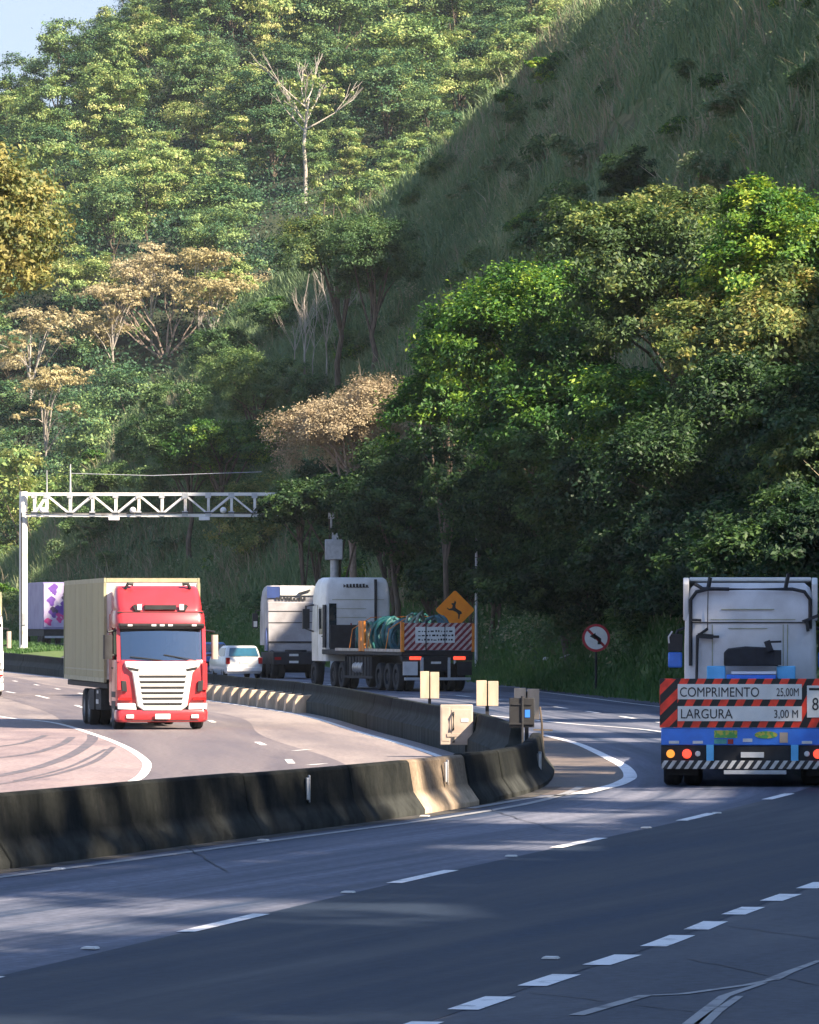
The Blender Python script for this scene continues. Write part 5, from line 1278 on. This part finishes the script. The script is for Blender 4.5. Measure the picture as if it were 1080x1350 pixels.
m = MB(); m.box(-1.12,-.84,CY-.03,CY+.05,1.5,3.15); m.build('wall_recess', 'dark_glass', cab)
m = MB(); m.box(.62,.70,CY-.1,CY+.05,2.5,4.05); m.build('air_duct', 'dark_plastic', cab)
m = MB(); r = random.Random(5); x = -.45
m.prism([(-.56,3.74),(-.46,3.80),(-.56,3.87)], 'y', CY+.0, CY+.09)
for k in range(7): h_ = r.uniform(.10,.15); m.box(x, x+.075, CY+.0, CY+.09, 3.74, 3.74+h_); m.box(x+.075, x+.11, CY+.0, CY+.09, 3.74, 3.775); x += .125
m.build('roof_mark', 'ink_black', cab)
m = MB(); m.prism([(CY+.35,2.0),(CY+1.0,2.0),(CY+1.0,3.0),(CY+.35,3.0)], 'x', -1.27, -1.235); m.build('side_window', 'dark_glass', cab)
m = MB(); m.box(-1.30,-1.24,CY-.05,CY+.3,1.5,3.1); m.build('side_deflector', 'chassis', cab)
for s in (-1,1):
    m = MB(); m.tube([(s*1.22,CY+1.9,3.1),(s*1.5,CY+2.1,3.05),(s*1.52,CY+2.1,2.2),(s*1.24,CY+1.95,2.1)], .035, 6); m.box(s*1.50-.13,s*1.50+.13,CY+2.05,CY+2.2,2.2,2.95); m.build('mirror', 'dark_plastic', fb, bevel=.03)
for s in (-1,1):
    m = MB(); m.cyl((s*1.02,6.0,.80),(s*1.02,7.4,.80),.26,16); m.build('air_tank', 'steel_rim', fb, smooth=40)
    m = MB(); m.box(s*1.245-.01,s*1.245+.01,CY+.34,CY+.36,1.2,3.1); m.box(s*1.245-.01,s*1.245+.01,CY+1.3,CY+1.32,1.2,3.1); m.build('door_seam', 'box_trim', cab)
    m = MB(); m.box(s*1.25-.02,s*1.25+.02,CY+.45,CY+.62,1.9,1.94); m.build('door_handle', 'dark_plastic', cab)
m = MB(); m.box(-1.24,1.24,10.9,11.0,1.44,2.35); m.build('headboard', 'chassis', fb)
m = MB(); m.tube([(-.3,11.5,2.4),(-.35,11.0,2.0),(-.2,10.8,1.6)], .025, 6, 0); m.tube([(.1,11.5,2.4),(.05,11.05,1.95),(.15,10.8,1.6)], .025, 6); m.build('air_line', 'tail_red', fb)
for yy in (2.2,4.9,7.6):
    m = MB(); m.tube([(-1.33,yy,1.45),(-1.2,yy+.02,2.2),(-.5,yy+.05,2.62),(.4,yy+.05,2.66),(1.2,yy+.02,2.2),(1.33,yy,1.45)], .018, 6)
    m.build('load_strap', 'orange_post', fb)
# load: loops of hose lying on the deck
def hose_coil(cx, cy, cz, rad, n, r, mat, label, tiltx=0.0, seed=0, wob=.12):
    q = random.Random(seed); pts = []
    for k in range(n*18):
        a = 2*math.pi*k/18; rr_ = rad*(1+wob*math.sin(a*.37+seed)+.05*q.uniform(-1,1))
        pts.append(Vector((math.cos(a)*rr_*.75, (k/(n*18)-.5)*n*r*2.1+.12*math.sin(a*1.3), math.sin(a)*rr_)))
    Mx = Matrix.Translation((cx,cy,cz))@Matrix.Rotation(tiltx, 4, 'Z'); W_ = Matrix.Translation((FX,FY,0))@Matrix.Rotation(R(14.5), 4, 'Z')@Mx
    m = MB(); m.tube(pts, r, 7); o = m.build('hose_coil', mat, smooth=60); o.matrix_world = W_
    return tag(o, label, 'hose', 'hose coils on the flatbed')
for k_, a in enumerate(((-.55,7.9,1.88,.52,5,.07,'hose_teal','dark teal hose coil standing next to the cab of the flatbed',.6),(.45,7.2,1.90,.56,5,.07,'hose_blue','blue grey hose coil behind the flatbed cab, right of the teal one',-.3),
          (-.6,4.6,1.95,.60,6,.07,'hose_teal','teal hose coil just behind the orange stakes on the flatbed',.2),(-.5,3.0,1.90,.56,5,.065,'hose_blue','grey blue hose coil in the middle of the flatbed load',-.5),
          (.4,4.2,2.00,.66,5,.065,'hose_teal','large dark hose coil on the far side of the flatbed load',.5),(-.35,1.5,2.00,.72,4,.05,'hose_pale','pale hose coil arching above the striped tailboard',.9),
          (.3,1.3,1.95,.66,4,.055,'hose_blue','blue hose coil arching behind the striped tailboard',-1.0),(-.7,6.4,1.85,.50,4,.06,'hose_pale','pale thin hose coil near the orange stakes',1.2))):
    hose_coil(*a[:8], tiltx=a[8], seed=k_)

pmat('navy_paint', (.03,.06,.20), rough=.45); pmat('grey_panel', (.40,.39,.41), (.26,.25,.26), rough=.5, scale=1.5)
# ---- white tractor unit farther on
TX, TY = (386-CX)*233/F, 233.0
tr = vehicle_root('tractor_truck', TX, TY, 0, R(-9), 'grey-white tractor truck seen from behind beside the flatbed cab', 'truck')
cab = tractor_cab(tr, 0, 4.1, 2.35, 1.45, 'grey_panel', length=2.2)
m = MB()
m.prism([(-1.10,1.15),(1.10,1.15),(1.12,3.35),(-1.12,3.35)], 'y', -.10, -.0); rw = m.build('rear_panel', 'grey_panel', tr, bevel=.04)
m = MB()
for z_ in (2.92,2.42): m.box(-1.08,1.0,-.115,-.09,z_,z_+.035)
m.box(-1.09,1.09,-.13,-.09,1.55,1.62); m.build('panel_seam', 'chassis', rw)
m = MB(); m.box(-1.14,-.58,-.06,.0,3.52,4.02); m.build('roof_mark', 'navy_paint', cab)
m = MB(); m.box(-.57,1.1,-.06,.0,3.62,4.04); vs_ = m.build('roof_panel', 'white_paint', cab, bevel=.02)
m = MB(); r = random.Random(3); x = -.75
for k in range(9): m.box(x, x+.11, -.075, -.061, 3.40+(.0 if k > 2 else .05), 3.40+r.uniform(.12,.26)); x += .15
m.bar((.25,-.12,3.72),(.75,-.12,3.86),.07); m.build('roof_lettering', 'chassis', cab)
m = MB(); m.box(-1.15,1.15,-2.2,1.9,.62,1.15); m.box(-1.15,-.75,-.9,.3,.2,.95); m.box(.75,1.15,-.9,.3,.2,.95); m.box(-1.12,1.12,-.3,-.2,.25,1.1); m.build('chassis', 'chassis', tr, bevel=.02)
m = MB(); m.box(-.45,-.05,-2.23,-2.2,.98,1.08); m.box(-.45,-.05,-2.23,-2.2,.68,.78); m.build('tail_lamp', 'plate_white', tr)
for x in (-.95,.95): m = MB(); m.box(x-.14,x+.14,-2.24,-2.2,.82,.94); m.build('rear_lamp', 'tail_red', tr)
m = MB(); m.cyl((0,-1.0,1.15),(0,-1.0,1.25),.48,20); m.build('fifth_wheel', 'chassis', tr)
for s in (-1,1):
    m = MB(); m.tube([(s*1.02,-.75+.62*math.cos(a)*1.7,.55+.62*math.sin(a)) for a in np.linspace(0, math.pi, 10)], .07, 6); m.build('mud_guard', 'chassis', tr)
m = MB(); m.prism([(-.2,1.2),(.5,1.2),(.4,2.0),(.0,2.2)], 'x', -1.19, -1.13); m.build('side_fairing', 'navy_paint', tr)
for s in (-1,1):
    for yy in (-1.4,-.1): wheel(tr, s*1.02, yy, .5, .27, True, side=s, rim='chassis')
    wheel(tr, s*1.02, 1.9, .5, .3, side=s, rim='chassis')
    m = MB(); m.tube([(s*1.12,1.9,3.0),(s*1.38,2.0,2.95),(s*1.4,2.0,2.3)], .03, 6); m.box(s*1.40-.12,s*1.40+.12,1.95,2.1,2.2,2.85); mr = m.build('mirror', 'dark_plastic', tr, bevel=.03)
    m = MB(); m.box(s*1.40-.08,s*1.40+.08,1.94,1.96,2.25,2.5); m.build('mirror_glass', 'plate_white', mr)

# ---- hatchbacks
def hatchback(X, Y, z, head, label, paint, glass):
    t = vehicle_root('hatchback_car', X, Y, z, head, label, 'car'); m = MB()
    m.loft([rrect(z_, hx, y0, y1, .22) for z_, hx, y0, y1 in ((.22,.76,.05,3.75),(.34,.83,0,3.85),(.60,.85,-.02,3.88),(.84,.84,.02,3.80),(.93,.82,.06,3.6))])
    b = m.build('body', paint, t, smooth=40)
    m = MB(); m.loft([rrect(z_, hx, y0, y1, .18) for z_, hx, y0, y1 in ((.92,.79,.12,2.75),(1.2,.72,.26,2.3),(1.37,.66,.38,1.95),(1.43,.60,.5,1.8))]); m.build('roof', paint, t, smooth=40)
    m = MB(); m.prism([(.0,0),(.0,0.0)], 'x', 0, 0) if False else None
    def quad(pts, th): m.add([*pts, *[(p[0]+th[0], p[1]+th[1], p[2]+th[2]) for p in pts]], [(0,1,2,3),(7,6,5,4),(0,4,5,1),(1,5,6,2),(2,6,7,3),(3,7,4,0)])
    quad([(-.66,.125,.98),(.66,.125,.98),(.58,.345,1.34),(-.58,.345,1.34)], (0,-.025,.0)); m.build('rear_window', glass, t)
    for s in (-1,1):
        m = MB(); quad([(s*.775,.55,.98),(s*.775,2.5,.98),(s*.675,1.9,1.33),(s*.675,.65,1.33)], (s*.02,0,0)); m.build('side_window', 'dark_glass', t)
        m = MB(); m.box(s*.72-.09,s*.72+.09,-.03,.12,.64,.92); m.build('tail_lamp', 'tail_red', t, bevel=.02)
        m = MB(); m.box(s*.90-.07,s*.90+.07,2.35,2.5,.95,1.08); m.build('door_mirror', paint, t, bevel=.03)
        wheel(t, s*.74, .72, .30, .19, side=s); wheel(t, s*.74, 3.1, .30, .19, side=s)
    m = MB(); m.box(-.78,.78,-.07,.1,.30,.50); m.build('bumper', 'grey_white_paint' if paint == 'car_white' else 'chassis', t, bevel=.03)
    m = MB(); m.box(-.2,.2,-.035,.0,.66,.76); m.build('number_plate', 'plate_white', t)
    return t
hatchback((323-CX)*232/F, 231, 0, R(-13), 'small white hatchback car behind the buttressed barrier, left of the tractor truck', 'car_white', 'blue_glass')
hatchback((284-CX)*258/F, 257, float(zR(257)), R(-17), 'blue car mostly hidden behind the red truck mirror', 'car_blue', 'dark_glass')

# ---- far truck with a printed purple rear
PX, PY = (82-CX)*350/F, 350.0
pt = vehicle_root('printed_box_truck', PX, PY, float(zR(350))+.02, R(-13), 'far box truck with purple and pink printed rear doors beneath the gantry', 'truck')
m = MB(); m.box(-1.27,1.27,0,9,1.0,4.1); bx = m.build('cargo_box', 'purple_panel', pt, bevel=.03)
pmat('print_base', (.55,.48,.62), (.42,.36,.55), scale=2.0, lo=.4, hi=.6)
m = MB(); m.box(-1.22,1.22,-.04,0,1.15,4.0); pr = m.build('rear_door', 'print_base', bx)
for nme, colr in (('print_purple',(.16,.06,.36)),('print_pink',(.62,.05,.26)),('print_dark',(.06,.04,.10)),('print_pale',(.66,.62,.66))): pmat(nme, colr)
r = random.Random(21)
for nme, k in (('print_pale',7),('print_purple',11),('print_pink',5),('print_dark',8)):
    m = MB()
    for _ in range(k):
        cx_, cz_, q = r.uniform(-.95,.95), r.uniform(2.0,3.8) if nme != 'print_pink' else r.uniform(1.45,1.9), r.uniform(.10,.30)
        dep = {'print_pale':-.044,'print_purple':-.047,'print_pink':-.050,'print_dark':-.053}[nme]-_*.0003
        m.prism([(cx_+q*(1+.35*math.sin(3*a+cx_))*math.cos(a), cz_+q*(1+.3*math.cos(2*a+cz_))*math.sin(a)) for a in np.linspace(0, 2*math.pi, 16, endpoint=False)], 'y', dep, dep+.02)
    m.build('door_print', nme, pr)
m = MB(); m.box(-1.2,1.2,.1,9,.55,.98); m.build('chassis', 'chassis', pt)
m = MB(); m.box(-1.15,1.15,-.1,.05,.42,.56); m.build('underrun_bumper', 'galvanised', pt)
for s in (-1,1):
    for yy in (1.3,2.5): wheel(pt, s*1.04, yy, .5, .27, True, side=s, rim='chassis')
    wheel(pt, s*1.04, 8.2, .5, .3, side=s, rim='chassis')
# ------------------------------------------------------------------ gantry
GD = 318.0; gs = F/GD
def gx(px): return (px-CX)/gs
def gz(py): return CAMZ+(HY-py)/gs
gy = empty('sign_gantry', (gx(31), GD, float(ztop(318))+.2)); tag(gy, 'white steel truss gantry on a single post spanning the far road', 'gantry')
o0 = gy.location
def gl(px, py, dy=0.0): return Vector((gx(px)-o0.x, dy, gz(py)-o0.z))
m = MB(); b = gl(31,856); tp = gl(31,648); m.loft([[(b.x+.25*math.cos(a), .25*math.sin(a), z) for a in np.linspace(0,2*math.pi,16,endpoint=False)] for z in (b.z-.6, tp.z)]); m.box(b.x-.32,b.x+.32,-.32,.32,b.z-.1,b.z+.08)
m.build('post', 'gantry_white', gy, smooth=40)
m = MB()
for py in (651.5,679.5):
    for dy in (-.45,.45): m.bar(gl(34,py,dy), gl(372 if py < 660 else 381,py,dy), .17)
xs = [46,62,93,122.5,153,183.5,214,244.5,275,305.5,336,364]
for i, px in enumerate(xs):
    for dy in (-.45,.45): m.bar(gl(px,653,dy), gl(px,678,dy), .13, up=(0,1,0))
    m.bar(gl(px,651.5,-.45), gl(px,651.5,.45), .09); m.bar(gl(px,679.5,-.45), gl(px,679.5,.45), .09)
for i in range(len(xs)-1):
    a, b = xs[i], xs[i+1]; up = (i % 2 == 0)
    for dy in (-.45,.45): m.bar(gl(a, 678 if up else 653, dy), gl(b, 653 if up else 678, dy), .11, up=(0,1,0))
m.build('truss', 'gantry_white', gy)
m = MB()
for px in xs:
    for py in (653.5,677.5): p = gl(px,py,-.45); m.box(p.x-.17,p.x+.17,-.56,-.535,p.z-.15,p.z+.15)
m.build('gusset_plate', 'galvanised', gy)
m = MB(); m.tube([gl(34,676,-.62), gl(120,677,-.62), gl(270,676,-.62), gl(362,677,-.62)], .035, 6); m.tube([gl(29,676,-.30), gl(29,760,-.30), gl(29,850,-.30)], .04, 6); m.build('cable', 'dark_plastic', gy)
m = MB(); p = gl(31,846); m.box(p.x-.16,p.x+.16,-.30,-.24,p.z+1.0,p.z+1.7); m.build('control_box', 'galvanised', gy)
for px in (151,270):
    m = MB(); p = gl(px,683.5,-.45); m.box(p.x-.32,p.x+.32,-.7,-.25,p.z-.12,p.z+.08); m.build('camera_box', 'sign_white', gy, bevel=.02)
for px in (57,176,295):
    m = MB(); p = gl(px,673,-.5); m.loft([[(p.x+r_*math.cos(a), -.6+r_*math.sin(a), p.z+z) for a in np.linspace(0,2*math.pi,12,endpoint=False)] for z, r_ in ((-.18,.06),(-.12,.16),(0,.2),(.12,.16),(.19,.05))]); m.build('dome_lamp', 'sign_white', gy, smooth=60)
m = MB(); m.tube([gl(93,681), gl(93,650), gl(93,612)], [.07,.06,.035], 8); m.tube([gl(62,660), gl(62,620)], [.05,.02], 8); m.build('antenna', 'galvanised', gy, smooth=40)
m = MB(); m.tube([gl(93,624), gl(200,627), gl(345,622)], .018, 5); m.build('wire', 'galvanised', gy)

# ------------------------------------------------------------------ signs and roadside pieces
def rounded(cx, cz, hw, r, rot=0.0, n=5):
    out = []
    for sx, sz, a0 in ((1,1,0),(-1,1,90),(-1,-1,180),(1,-1,270)):
        for i in range(n+1):
            t = R(a0+90*i/n); x = sx*(hw-r)+r*math.cos(t); z = sz*(hw-r)+r*math.sin(t)
            out.append((cx+x*math.cos(rot)-z*math.sin(rot), cz+x*math.sin(rot)+z*math.cos(rot)))
    return out
c = P(600, 804, 221); gz0 = hill_z(c.x, c.y, 0)
sg = empty('warning_sign', (c.x, c.y, gz0), R(4)); tag(sg, 'orange diamond warning sign with black leaping deer beside the flatbed', 'road sign')
h = c.z-gz0
m = MB(); m.tube([(0,.05,-.4),(0,.05,h+.1)], .045, 8); m.build('post', 'galvanised', sg)
m = MB(); m.prism(rounded(0, h, .585, .09, R(45)), 'y', -.012, .012); pl = m.build('panel', 'orange_sign', sg)
deer = [(-.40,.02),(-.30,.10),(-.14,.10),(.02,.12),(.10,.22),(.13,.36),(.20,.48),(.19,.38),(.26,.44),(.22,.30),(.32,.24),(.31,.19),(.22,.17),(.19,.03),(.30,-.08),(.42,-.06),(.43,-.10),(.29,-.14),(.10,-.06),(-.10,-.05),(-.24,-.10),(-.34,-.30),(-.40,-.29),(-.32,-.06),(-.36,-.02)]
deer = [(-x*.82, z*.82) for x, z in deer]; ca, sa = math.cos(R(-28)), math.sin(R(-28))
deer = [(x*ca-z*sa, h-.02+x*sa+z*ca) for x, z in deer]
m = MB(); m.prism(deer, 'y', -.018, -.0125); m.build('deer_symbol', 'ink_black', pl)
c = P(786, 841, 179); gz0 = hill_z(c.x, c.y, 0); gz0 = min(gz0, c.z-1.0)
sg = empty('prohibition_sign', (c.x, c.y, gz0)); tag(sg, 'round white prohibition sign with red rim and slash on the grass verge', 'road sign'); h = c.z-gz0
circ = lambda r_, n=40: [(r_*math.cos(a), h+r_*math.sin(a)) for a in np.linspace(0,2*math.pi,n,endpoint=False)]
m = MB(); m.tube([(0,.04,-.4),(0,.04,h)], .04, 8); m.build('post', 'chassis', sg)
m = MB(); m.prism(circ(.47), 'y', -.008, .008); pl = m.build('panel', 'sign_red', sg)
m = MB(); m.prism(circ(.385), 'y', -.013, -.0085); m.build('face', 'sign_white', pl)
m = MB(); m.bar((-.27,-.0165,h+.27),(.27,-.0165,h-.27), .006, .085, up=(0,0,1)); m.build('slash', 'sign_red', pl)
m = MB(); m.prism([(.05,h-.22),(.17,h-.22),(.17,h-.02),(-.02,h+.12),(-.02,h+.17),(-.22,h+.06),(-.02,h-.06),(-.02,h-.01),(.05,h-.07)], 'y', -.0195, -.0140); m.build('turn_arrow', 'ink_black', pl)
# grey equipment box on a column
c = P(441, 724, 259); zb = hill_z(c.x, c.y, 0); zb = min(zb, 1.2)
cb = empty('speed_camera', (c.x, c.y, zb)); tag(cb, 'grey equipment box on a column above the flatbed cab', 'traffic camera'); s = 259/F
zz = lambda py: CAMZ+(HY-py)*s-zb
m = MB(); m.tube([(0,0,-.5),(0,0,zz(738))], .2, 12); m.build('column', 'galvanised', cb, smooth=40)
m = MB(); m.box(-.46,.42,-.35,.35,zz(738),zz(711)); m.build('housing', 'galvanised', cb, bevel=.04)
m = MB(); m.box(-.12,.2,-.15,.15,zz(711),zz(697)); m.tube([(-.15,0,zz(697)),(-.15,0,zz(672))], .05, 8); m.box(-.3,.0,-.1,.1,zz(684),zz(676)); m.build('sensor_mast', 'galvanised', cb)
# thin pole
c = P(628, 760, 226); zb = min(hill_z(c.x, c.y, 0), 1.0); pe = MB(); ztp = CAMZ+(HY-690)*226/F-zb
pe.tube([(0,0,-.5),(0,0,ztp*.6),(0,0,ztp)], [.075,.06,.045], 10); pe.box(-.12,.12,-.12,.12,-.05,.06)
o = pe.build('utility_pole', 'galvanised', loc=(c.x, c.y, zb), smooth=40); tag(o, 'thin grey pole standing right of the orange warning sign', 'pole')
# paired pale boards standing along the rear median wall
for px0, px1, pyt, d, lab in ((554,579,885,133,'pair of pale upright boards on the median wall in front of the flatbed tail'),(628,657,897,121,'pair of pale upright boards on the median wall, middle of the three'),
                             (678,711,907,104,'pair of pale upright boards behind the black sign back')):
    s = d/F; w_ = (px1-px0)*s; h_ = CAMZ+(HY-pyt)*s; z0 = .52
    o = empty('delineator', (((px0+px1)/2-CX)*s, d, 0)); tag(o, lab, 'delineator')
    m = MB(); m.box(-w_*.5,-w_*.03,-.05,.05,z0,h_); m.build('board', 'pale_board', o, bevel=.008)
    m = MB(); m.box(w_*.03,w_*.5,-.05,.05,z0,h_*.985); m.build('board', 'pale_board', o, bevel=.008)
    m = MB(); m.box(-w_*.08,w_*.08,.052,.12,0,h_*.93); m.box(-w_*.42,w_*.42,.052,.08,z0+.12,z0+.17); m.build('bracket', 'chassis', o)
# tan steel cabinet door clamped on the wall
d = 111; s = d/F; c = P(602, 955, d)
cbx = empty('wall_cabinet', (c.x, d, ZL)); tag(cbx, 'tan steel cabinet fixed to the dark rear median wall', 'cabinet')
w_ = 43*s/2; z0 = CAMZ+(HY-982)*s-ZL; z1 = CAMZ+(HY-929)*s-ZL
m = MB(); m.box(-w_,w_,-.12,.3,max(z0,0),z1); m.build('body', 'tan_steel', cbx, bevel=.015)
m = MB(); m.box(-w_*.9,-w_*.42,-.128,-.119,z0+.08,z1-.05); m.box(-w_*.30,w_*.92,-.135,-.119,z0+.06,z1-.10); m.box(-w_*.6,w_*.95,-.145,-.119,z0+.17,z0+.24); m.build('door', 'tan_steel', cbx, bevel=.008)
m = MB(); m.tube([(-w_*.20,-.14,z1-.16),(-w_*.20,-.19,z1-.20),(-w_*.20,-.19,z0+.36),(-w_*.20,-.14,z0+.32)], .022, 8); m.build('handle', 'ink_black', cbx)
m = MB(); m.box(-w_*.26,-w_*.12,-.15,-.12,z0+.05,z0+.16); m.build('latch', 'ink_black', cbx)
m = MB(); m.box(w_*.28,w_*.72,-.145,-.134,z1-.36,z1-.29); m.build('label_plate', 'plate_white', cbx)
# black sign back on a post behind the near barrier, bent rod beside it
d = 90; s = d/F; c = P(688, 938, d); zb = 0.0
sb = empty('reversed_sign', (c.x, d, zb)); tag(sb, 'black rectangular sign back on a thin post at the median nose', 'sign')
zt = CAMZ+(HY-920)*s; z0 = CAMZ+(HY-959)*s; w_ = 33*s/2
m = MB(); m.box(-w_,w_,-.02,.02,z0,zt); p_ = m.build('panel', 'ink_black', sb, bevel=.008)
m = MB(); m.tube([(.01,-.035,-.05),(.01,-.035,zt+.03)], .022, 8); m.box(-w_,w_,-.05,-.02,z0+.05,z0+.075); m.box(-w_*.8,w_*.8,-.04,-.02,zt-.12,zt-.10); m.build('post', 'chassis', sb)
m = MB(); m.box(w_*.25,w_*.65,-.026,-.0205,z0+.17,z0+.30); m.build('sticker', 'blue_paint', p_)
m = MB(); m.tube([(0,0,-.1),(.0,0,.35),(-.02,0,.75),(-.05,0,1.02)], [.022,.02,.018,.015], 7); m.bar((-.16,0,.64),(.16,0,.63),.025)
o = m.build('bent_rod', 'bark', loc=(P(716,975,88).x, 88, 0), smooth=40); tag(o, 'thin rusty rod standing at the tip of the median nose', 'rod')
d = 112; c = P(640, 968, d); m = MB(); m.tube([(0,0,0),(0,-.04,0),(0,-.06,0)], [.10,.10,.07], 18); m.box(-.03,.03,-.01,.06,-.3,-.05)
o = m.build('round_reflector', 'yellow_lens', loc=(c.x-.05, d-1, c.z), smooth=40); tag(o, 'round yellow reflector on the dark wall left of the black sign back', 'reflector')
# litter on the verge
h_ = hill_hit(720, 875); m = MB(); m.loft([[(r_*math.cos(a)*1.4, r_*math.sin(a), z) for a in np.linspace(0,2*math.pi,9,endpoint=False)] for z, r_ in ((0,.05),(.05,.10),(.11,.08),(.15,.02))])
if h_ is not None: tag(m.build('plastic_bag', 'litter_white', loc=h_+Vector((0,-.15,.12)), smooth=70), 'crumpled white plastic bag lying on the green verge', 'litter')
h_ = hill_hit(745, 872); m = MB(); m.prism([(-.22,-.04),(-.18,-.07),(.26,.10),(.22,.15)], 'y', -.02, .02); m.prism([(.14,.0),(.16,-.03),(.32,.06),(.30,.09)], 'y', .03, .06)
if h_ is not None: tag(m.build('litter_scrap', 'litter_white', loc=h_+Vector((0,-.25,.18))), 'slanted white strip of litter on the green verge', 'litter')
# ------------------------------------------------------------------ camera, sky, sun
cam = bpy.data.cameras.new('camera'); co = bpy.data.objects.new('camera', cam); C.objects.link(co)
co.location = (0, 0, CAMZ); co.rotation_euler = (R(90), 0, 0)
cam.sensor_fit = 'AUTO'; cam.sensor_width = 36; cam.lens = F*36/1350.0; cam.shift_y = (HY-675)/1350.0
cam.clip_start = .5; cam.clip_end = 8000
bpy.context.scene.camera = co
SUN_EL = R(38); SUN_AZ = math.atan2(.80, -.60)          # azimuth clockwise from +Y
to_sun = Vector((math.sin(SUN_AZ)*math.cos(SUN_EL), math.cos(SUN_AZ)*math.cos(SUN_EL), math.sin(SUN_EL)))
sl = bpy.data.lights.new('sun', 'SUN'); sl.energy = 5.0; sl.angle = R(.55); sl.color = (1.0, .84, .65)
so = bpy.data.objects.new('sun', sl); C.objects.link(so); so.rotation_euler = to_sun.to_track_quat('Z', 'Y').to_euler(); so.location = (60, -40, 90)
w = bpy.data.worlds.new('World'); bpy.context.scene.world = w; w.use_nodes = True; nt = w.node_tree
bg = nt.nodes['Background']; sk = nt.nodes.new('ShaderNodeTexSky'); sk.sky_type = 'NISHITA'; sk.sun_disc = False
sk.sun_elevation = SUN_EL; sk.sun_rotation = SUN_AZ; sk.air_density = 1.0; sk.dust_density = .8; sk.ozone_density = 7.0
# thin high cloud whitens the blue
tcw = nt.nodes.new('ShaderNodeTexCoord'); mpw = nt.nodes.new('ShaderNodeMapping'); mpw.inputs['Scale'].default_value = (1, 1, 3.5); nt.links.new(tcw.outputs['Generated'], mpw.inputs[0])
nzw = nt.nodes.new('ShaderNodeTexNoise'); nzw.inputs['Scale'].default_value = 2.2; nzw.inputs['Detail'].default_value = 6; nt.links.new(mpw.outputs[0], nzw.inputs['Vector'])
rw_ = ramp(nt, [(.30, (.0,)*3), (.70, (.25,)*3)]); nt.links.new(nzw.outputs['Fac'], rw_.inputs[0])
mw = nt.nodes.new('ShaderNodeMix'); mw.data_type = 'RGBA'; sxw = nt.nodes.new('ShaderNodeSeparateXYZ'); nt.links.new(tcw.outputs['Generated'], sxw.inputs[0])
rzw = ramp(nt, [(.18, (.62,)*3), (.42, (0,0,0))]); nt.links.new(sxw.outputs[2], rzw.inputs[0])
mxw = nt.nodes.new('ShaderNodeMath'); mxw.operation = 'ADD'; mxw.use_clamp = True; nt.links.new(rw_.outputs[0], mxw.inputs[0]); nt.links.new(rzw.outputs[0], mxw.inputs[1])
nt.links.new(mxw.outputs[0], mw.inputs[0]); nt.links.new(sk.outputs[0], mw.inputs[6]); mw.inputs[7].default_value = (2.30, 2.46, 2.82, 1)
nt.links.new(mw.outputs[2], bg.inputs['Color']); bg.inputs['Strength'].default_value = .088
sc = bpy.context.scene
sc.view_settings.view_transform = 'Standard'; sc.view_settings.look = 'None'; sc.view_settings.gamma = 1; sc.view_settings.exposure = 1.68
sc.render.engine = 'CYCLES'; sc.cycles.max_bounces = 6; sc.cycles.diffuse_bounces = 3; sc.cycles.glossy_bounces = 3; sc.cycles.transmission_bounces = 4; sc.cycles.transparent_max_bounces = 8
sc.cycles.use_adaptive_sampling = True; sc.cycles.adaptive_threshold = .02
# the air: a thin even haze that veils the far forest
m, nt, out = _nodes('haze_air'); pv = nt.nodes.new('ShaderNodeVolumePrincipled'); pv.inputs['Color'].default_value = (.80,.88,1.0,1); pv.inputs['Density'].default_value = .00005
nt.links.new(pv.outputs[0], out.inputs['Volume']); MATS['haze_air'] = m
hz = MB(); hz.box(-420,420,-70,1250,-1.9,185); tag(hz.build('haze', 'haze_air'), 'thin blue haze in the valley air', 'haze', kind='stuff')
